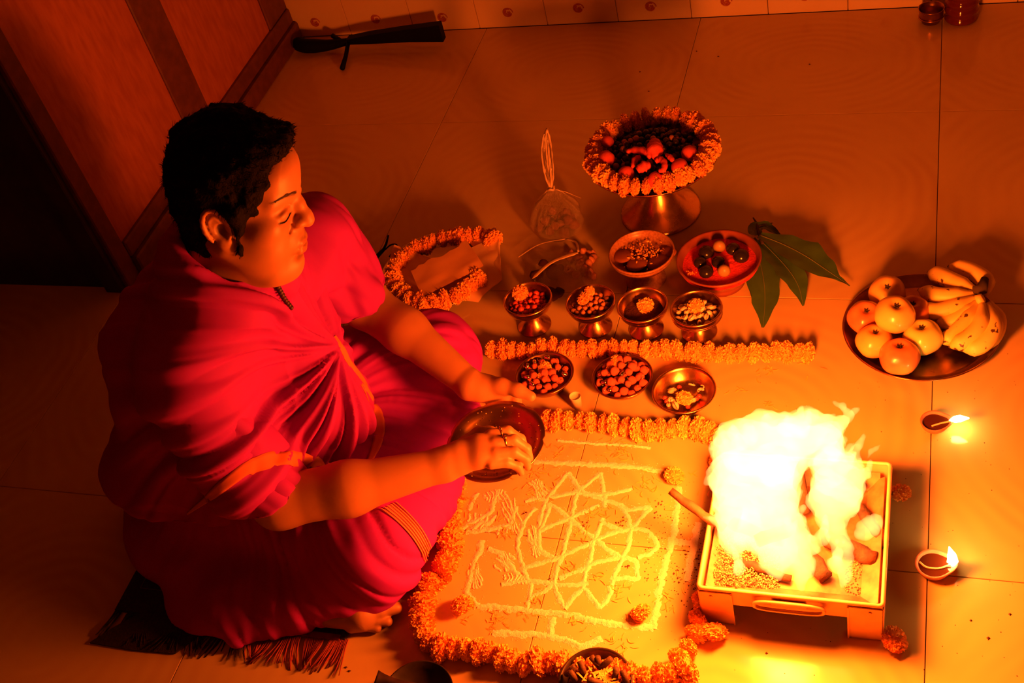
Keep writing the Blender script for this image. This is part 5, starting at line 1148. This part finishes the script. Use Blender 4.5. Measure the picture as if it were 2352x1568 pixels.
# ---- clothes: continuous shells around the body, with folds pressed out along their normals
bvh_all = []
def cloth(name, S, m, folds, relax_it=2, label=None):
    V, Fq = S.surf(); V = relax(V, Fq, relax_it); N = vnormals(relax(V, Fq, 8), Fq); V = relax(V+N*folds(V, N)[:, None], Fq, 1, .5); V[:, 2] = np.maximum(V[:, 2], .0075)
    o = link(name, np_mesh(name, V-PO, Fq, m), man); bvh_all.append((BVHTree.FromPolygons([tuple(v) for v in V], [tuple(f) for f in Fq]), name)); return o
def ridge(t): return 1-2*np.abs(t)
def groove(t, w_): return .45-1.30*np.exp(-(t/w_)**2)
KN = un(775, 795, .335); kn = np.array((.75, -.38, .54)); kn /= np.linalg.norm(kn); ku = np.array((.5, .2, -.55)); ku -= kn*(ku@kn); ku /= np.linalg.norm(ku); kv = np.cross(kn, ku)
def shawl_folds(V, N):
    d = V-KN; R = np.linalg.norm(d, axis=1); an = np.arctan2(d@kv, d@ku); wv = an+.22*vnoise(V[:, 0]*4, V[:, 1]*4, V[:, 2]*4)
    f = .80*vnoise(wv*4.5, 0, R*1.2)+.45*vnoise(wv*10, 6, R*1.0)*np.clip((R-.08)/.1, 0, 1)+.50*groove(vnoise(wv*7, 2, R*1.3), .36)*np.clip(R/.05, 0, 1)+.48*groove(vnoise(wv*13, 4, R*1.0), .42)*np.clip((R-.04)/.12, 0, 1)+.14*groove(vnoise(wv*22, 9, R*1.0), .5)*np.clip((R-.12)/.12, 0, 1)
    a = .0255*np.clip(R/.10, 0.10, 1)*np.exp(-np.maximum(R-.24, 0)/.16)
    dr = .009*vnoise(V[:, 0]*6, V[:, 1]*4, V[:, 2]*9)
    return np.maximum(a*f+dr, -.018)
U = SDF((-.90, -.32, .06), (-.24, .40, .76), .0033)
U.cone((-.625, .050, .17), (-.572, .065, .36), .183, .178, 0); U.cone((-.562, .07, .36), (-.505, .08, .470), .172, .118, .05)
U.cone(SRj+np.array((-.01, .01, .0)), SLj+np.array((-.02, -.05, .005)), .080, .078, .06)
U.cone(SRj, SRj*.3+ER*.7+np.array((-.03, 0, 0)), .085, .082, .05)
NK = [head2w((-.062, 0, -.215)), head2w((-.045, 0, -.150)), head2w((-.042, 0, -.100))]; NKf = head2w((-.005, 0, -.155))
U.chain(NK, [.112, .092, .076], .04); U.cone(NK[2], head2w((-.046, 0, -.060)), .078, .066, .03); U.cone(NK[1], NKf, .080, .060, .04)
U.cone((-.52, .05, .30), (-.42, .08, .34), .12, .075, .06); U.cone((-.48, .02, .20), (-.39, .05, .25), .12, .09, .06)
U.cone(KN+np.array((-.03, .01, .0)), KN+np.array((-.06, .03, .04)), .035, .05, .04)
U.ell((-.66, .01, .12), (.20, .19, .12), .05)
ocb = w2head  # collar opening: drop everything in front of the throat and above the neckline plane
def collar(X, Y, Z):
    hx_ = ((X-HO[0])*HR[0, 0]+(Y-HO[1])*HR[1, 0]+(Z-HO[2])*HR[2, 0])/HS; hz_ = ((X-HO[0])*HR[0, 2]+(Y-HO[1])*HR[1, 2]+(Z-HO[2])*HR[2, 2])/HS
    return hz_+.086+.50*(hx_+.03)
U.cut(collar, .012); U.cone(head2w((-.030, 0, -.07)), head2w((-.044, 0, -.175)), .061, .060, .008, sub=True)
U.cut(lambda X, Y, Z: (Y-.150)*.92+(X+.355)*.30+(Z-.33)*-.30, .012)        # edge crossing the chest to his left
U.cut(lambda X, Y, Z: .115-Z+.0*X+.25*(-.02-Y)-.10*(X+.5), .012)            # lower hem
cloth('shawl', U, MT['robe'], shawl_folds)
def sleeve_folds(V, N):
    return .0115*groove(vnoise(V[:, 0]*9+V[:, 2]*8, V[:, 1]*17, V[:, 2]*4), .26)+.0050*groove(vnoise(V[:, 0]*18+V[:, 2]*16, V[:, 1]*34, V[:, 2]*7), .3)
S_ = SDF((-.70, -.28, .10), (-.20, .42, .62), .004)
S_.cone((-.555, .10, .20), (-.50, .11, .42), .125, .105, 0); S_.cone(SLj, SLj*.45+SRj*.55, .068, .062, .05)
e1 = SLj*.30+EL*.70; S_.cone(SLj, e1, .078, .074, .03); S_.cone(e1+np.array((.00, -.01, -.01)), e1+np.array((.010, -.020, -.050)), .066, .052, .03)
e2 = SRj*.06+ER*.94; S_.cone(SRj*.7+e2*.3, e2, .050, .064, .03)
axL = (EL-SLj)/np.linalg.norm(EL-SLj); axR = (ER-SRj)/np.linalg.norm(ER-SRj)
S_.cut(lambda X, Y, Z: np.where(Y > .17, (X-e1[0])*axL[0]+(Y-e1[1])*axL[1]+(Z-e1[2])*axL[2]-.030, -.05), 0)
S_.cut(lambda X, Y, Z: np.where((Y < -.06) & (Z < .42), (X-e2[0])*axR[0]+(Y-e2[1])*axR[1]+(Z-e2[2])*axR[2]-.004, -.05), 0)
S_.cone(head2w((-.02, 0, -.10)), head2w((-.02, 0, -.20)), .075, .060, .015, sub=True)
S_.cone(e1-axL*.004, e1+axL*.10, .052, .050, 0, sub=True); S_.cone(e2-axR*.006, e2+axR*.10, .048, .050, 0, sub=True)
cloth('shirt', S_, MT['robe'], sleeve_folds)
def dhoti_folds(V, N):
    c = np.array((-.50, .08)); d = V[:, :2]-c; an = np.arctan2(d[:, 1], d[:, 0]); wv = an*7+1.2*vnoise(V[:, 0]*6, V[:, 1]*6, V[:, 2]*6)
    f = .55*groove(vnoise(wv, V[:, 2]*6, 2), .25)+.4*groove(vnoise(wv*2.3, V[:, 2]*9, 5), .3); q = np.clip((V[:, 0]+.62)/.2, .35, 1)
    return .0100*f*q+.009*vnoise(V[:, 0]*8, V[:, 1]*8, V[:, 2]*8)
D = SDF((-.94, -.40, .0), (-.10, .48, .34), .005)
D.cone((-.60, .0, .11), (-.282, -.112, .098), .130, .078, 0); D.cone((-.60, .15, .12), (-.300, .315, .125), .125, .082, .04)
D.cone((-.275, -.115, .085), (-.245, .02, .060), .074, .052, .05); D.cone((-.29, .310, .11), (-.235, .16, .075), .076, .050, .05); D.cone((-.23, .16, .06), (-.25, .02, .045), .05, .045, .05)
D.ell((-.42, .09, .09), (.19, .16, .075), .06); D.ell((-.37, -.160, .050), (.12, .075, .050), .05)
D.ell((-.65, .03, .03), (.205, .23, .10), .06); D.ell((-.50, -.16, .02), (.16, .115, .05), .05); D.ell((-.60, -.19, .012), (.085, .085, .022), .03); D.ell((-.78, -.04, .012), (.07, .08, .016), .03)
D.cone((-.62, -.17, .02), (-.595, -.245, .010), .045, .012, .03); D.cone((-.53, -.20, .02), (-.50, -.275, .010), .050, .012, .03)
D.cut(lambda X, Y, Z: .007-Z+0*X+0*Y, 0)
cloth('dhoti', D, MT['dhoti'], dhoti_folds)
def ribbon(name, L, wd, m, on, off=.0012, rows=1, parent=None, cols=5, flat=None, jag=0):
    P = []; Nn = []
    tr_ = [b for b, n_ in bvh_all if n_ in on]
    for px, py in resample(catmull([(a, b) for a, b in L], 8), 6):
        o_ = Vector(CAMP); dr = Vector(un(px, py, 0)-CAMP).normalized(); best = None
        for b in tr_:
            h = b.ray_cast(o_, dr)
            if h[0] is not None and (best is None or h[3] < best[3]): best = h
        if best is not None: P.append(np.array(best[0])); n_ = np.array(best[1]); Nn.append(n_ if n_@np.array(dr) < 0 else -n_)
    P = np.array(P); Nn = np.array(Nn)
    for _ in range(3): P[1:-1] = (P[:-2]+P[1:-1]*2+P[2:])/4; Nn[1:-1] = (Nn[:-2]+Nn[1:-1]+Nn[2:])/3
    t = np.gradient(P, axis=0); t /= np.linalg.norm(t, axis=1)[:, None]+1e-9; Nn /= np.linalg.norm(Nn, axis=1)[:, None]; s = np.cross(t, Nn); s /= np.linalg.norm(s, axis=1)[:, None]+1e-9
    n = len(P); V = []; W_ = np.interp(np.linspace(0, 1, n), np.linspace(0, 1, len(wd)), wd) if hasattr(wd, '__len__') else np.full(n, wd)
    for c in np.linspace(-1, 1, cols):
        base = P+s*(c*W_/2)[:, None]
        q = []
        for b_, nn in zip(base, Nn):
            best = None
            for b in tr_:
                h = b.find_nearest(Vector(b_), .03)
                if h[0] is not None and (best is None or h[3] < best[3]): best = h
            hp = np.array(best[0]) if best is not None else b_
            q.append(b_*.15+hp*.85+nn*off)
        V.append(np.array(q))
    V1 = np.stack(V, 1); V2 = V1-Nn[:, None, :]*.0016; m_ = cols; A_ = V1.reshape(-1, 3); B_ = V2.reshape(-1, 3); k = len(A_)
    F = [(i*m_+j, i*m_+j+1, (i+1)*m_+j+1, (i+1)*m_+j) for i in range(n-1) for j in range(m_-1)]; F += [tuple(x+k for x in reversed(f)) for f in F]
    F += [(i*m_, (i+1)*m_, (i+1)*m_+k, i*m_+k) for i in range(n-1)]+[((i+1)*m_+m_-1, i*m_+m_-1, i*m_+m_-1+k, (i+1)*m_+m_-1+k) for i in range(n-1)]
    mb = MB(); mb.add(np.r_[A_, B_]-PO, F); return mb.build(name, m, parent or man)
# borders, necklace, rings
ribbon('shawl_border', [(768, 772), (800, 825), (835, 880), (862, 935), (872, 985), (862, 1030), (840, 1075)], [.006, .014, .016, .018, .020, .016, .005], MT['border'], ('shawl', 'dhoti', 'shirt'), cols=5)
ribbon('shawl_border', [(768, 1076), (720, 1062), (670, 1052), (620, 1056), (570, 1076), (520, 1110), (470, 1150), (430, 1180)], [.012, .024, .026, .026, .024, .020, .012, .003], MT['border'], ('shawl', 'dhoti', 'shirt'))
GL = [(892, 1162), (925, 1190), (958, 1228), (980, 1270), (984, 1300)]
gb = ribbon('gold_border', GL, [.030, .030, .028, .024, .018], MT['goldb'], ('dhoti',), off=.0010, cols=7)
for k in range(6):
    dx = (k-2.5)*6.5; ribbon('gold_stripe', [(a+dx*(1-.15*i), b-dx*.45) for i, (a, b) in enumerate(GL)], .0016, MT['gold'], ('dhoti',), off=.0030, cols=3, parent=gb)
# bead cord on his chest
MT['rudra2'] = mat('dark_cord_bead', (.03, .008, .006), rough=.5)
allb = [b for b, n_ in bvh_all]
P = [];
for px, py in resample(catmull([(628, 640), (640, 662), (652, 684), (668, 706)], 5), 7):
    dr = Vector(un(px, py, 0)-CAMP).normalized(); best = None
    for b in allb:
        h = b.ray_cast(Vector(CAMP), dr)
        if h[0] is not None and (best is None or h[3] < best[3]): best = h
    if best is not None: P.append(np.array(best[0])-np.array(dr)*.004)
cbm = MB().ball((0, 0, 0), .0046, 10).mesh('cord_bead', MT['rudra2'])
for p in P: link('cord_bead', cbm, man, p-PO)
for j, (a, b_) in enumerate((((1150, 994, .224), (1160, 992, .2225)), ((1162, 1014, .2275), (1172, 1012, .227)))):
    A_, B_ = un(*a), un(*b_); t_ = (B_-A_)/np.linalg.norm(B_-A_); u_ = np.cross(t_, (0, 0, 1)); u_ /= np.linalg.norm(u_); v_ = np.cross(u_, t_)
    MB().tube([A_-PO+.0098*(u_*math.cos(q)+v_*math.sin(q)) for q in np.linspace(0, 2*math.pi, 25)], .0016, 6, cap=False).ball(A_-PO+v_*.0102, (.003, .003, .0022), 10).build('ring', MT['brass'], man)
# ---- the plate he holds, and the grain in it
tc_ = un(1139, 1014, .172); tp_ = thing('grain_plate', 'round bronze plate with notched rim held in his far hand', 'plate', tc_)
Rt_ = rotx(.05)@roty(-.03); prof = [(0, -.016), (.040, -.0155), (.052, -.0135), (.060, -.0100), (.067, -.0045), (.072, .0005), (.078, .0025), (.0850, .0035), (.0862, .0028), (.0845, .0010), (.073, -.002), (.068, -.0075), (.060, -.0130), (.050, -.0168), (0, -.0185)]
mb = MB(); mb.lathe(prof, 72, rot=Rt_); V = np.array(mb.v); an = np.arctan2(V[:, 1], V[:, 0]); R_ = np.hypot(V[:, 0], V[:, 1])
for a0 in np.radians([5, -55, -115, 175, 120, 65]):
    dd = np.abs((an-a0+np.pi) % (2*np.pi)-np.pi); V[:, :2] *= (1-.035*np.exp(-(dd/.035)**2)*(R_ > .08))[:, None]
mb.v = [tuple(v) for v in V]; mb.build('plate', MT['oldb'], tp_)
gm = MB()
for i in range(130):
    a = random.random()*6.28; q = .078*math.sqrt(random.random()); zz = float(np.interp(q, [0, .04, .052, .06, .067, .072, .085], [-.016, -.0155, -.0135, -.01, -.0045, .0005, .0035])); r = random.uniform(.0006, .0011); c = Rt_@np.array((q*math.cos(a), q*math.sin(a), zz+r*.6))
    gm.ball(c, (r*1.4, r, r*.8), 6, mi=int(random.random() < .45))
tag(gm.build('sesame_grain', [MT['grainl'], MT['speck']], tp_), kind='stuff')
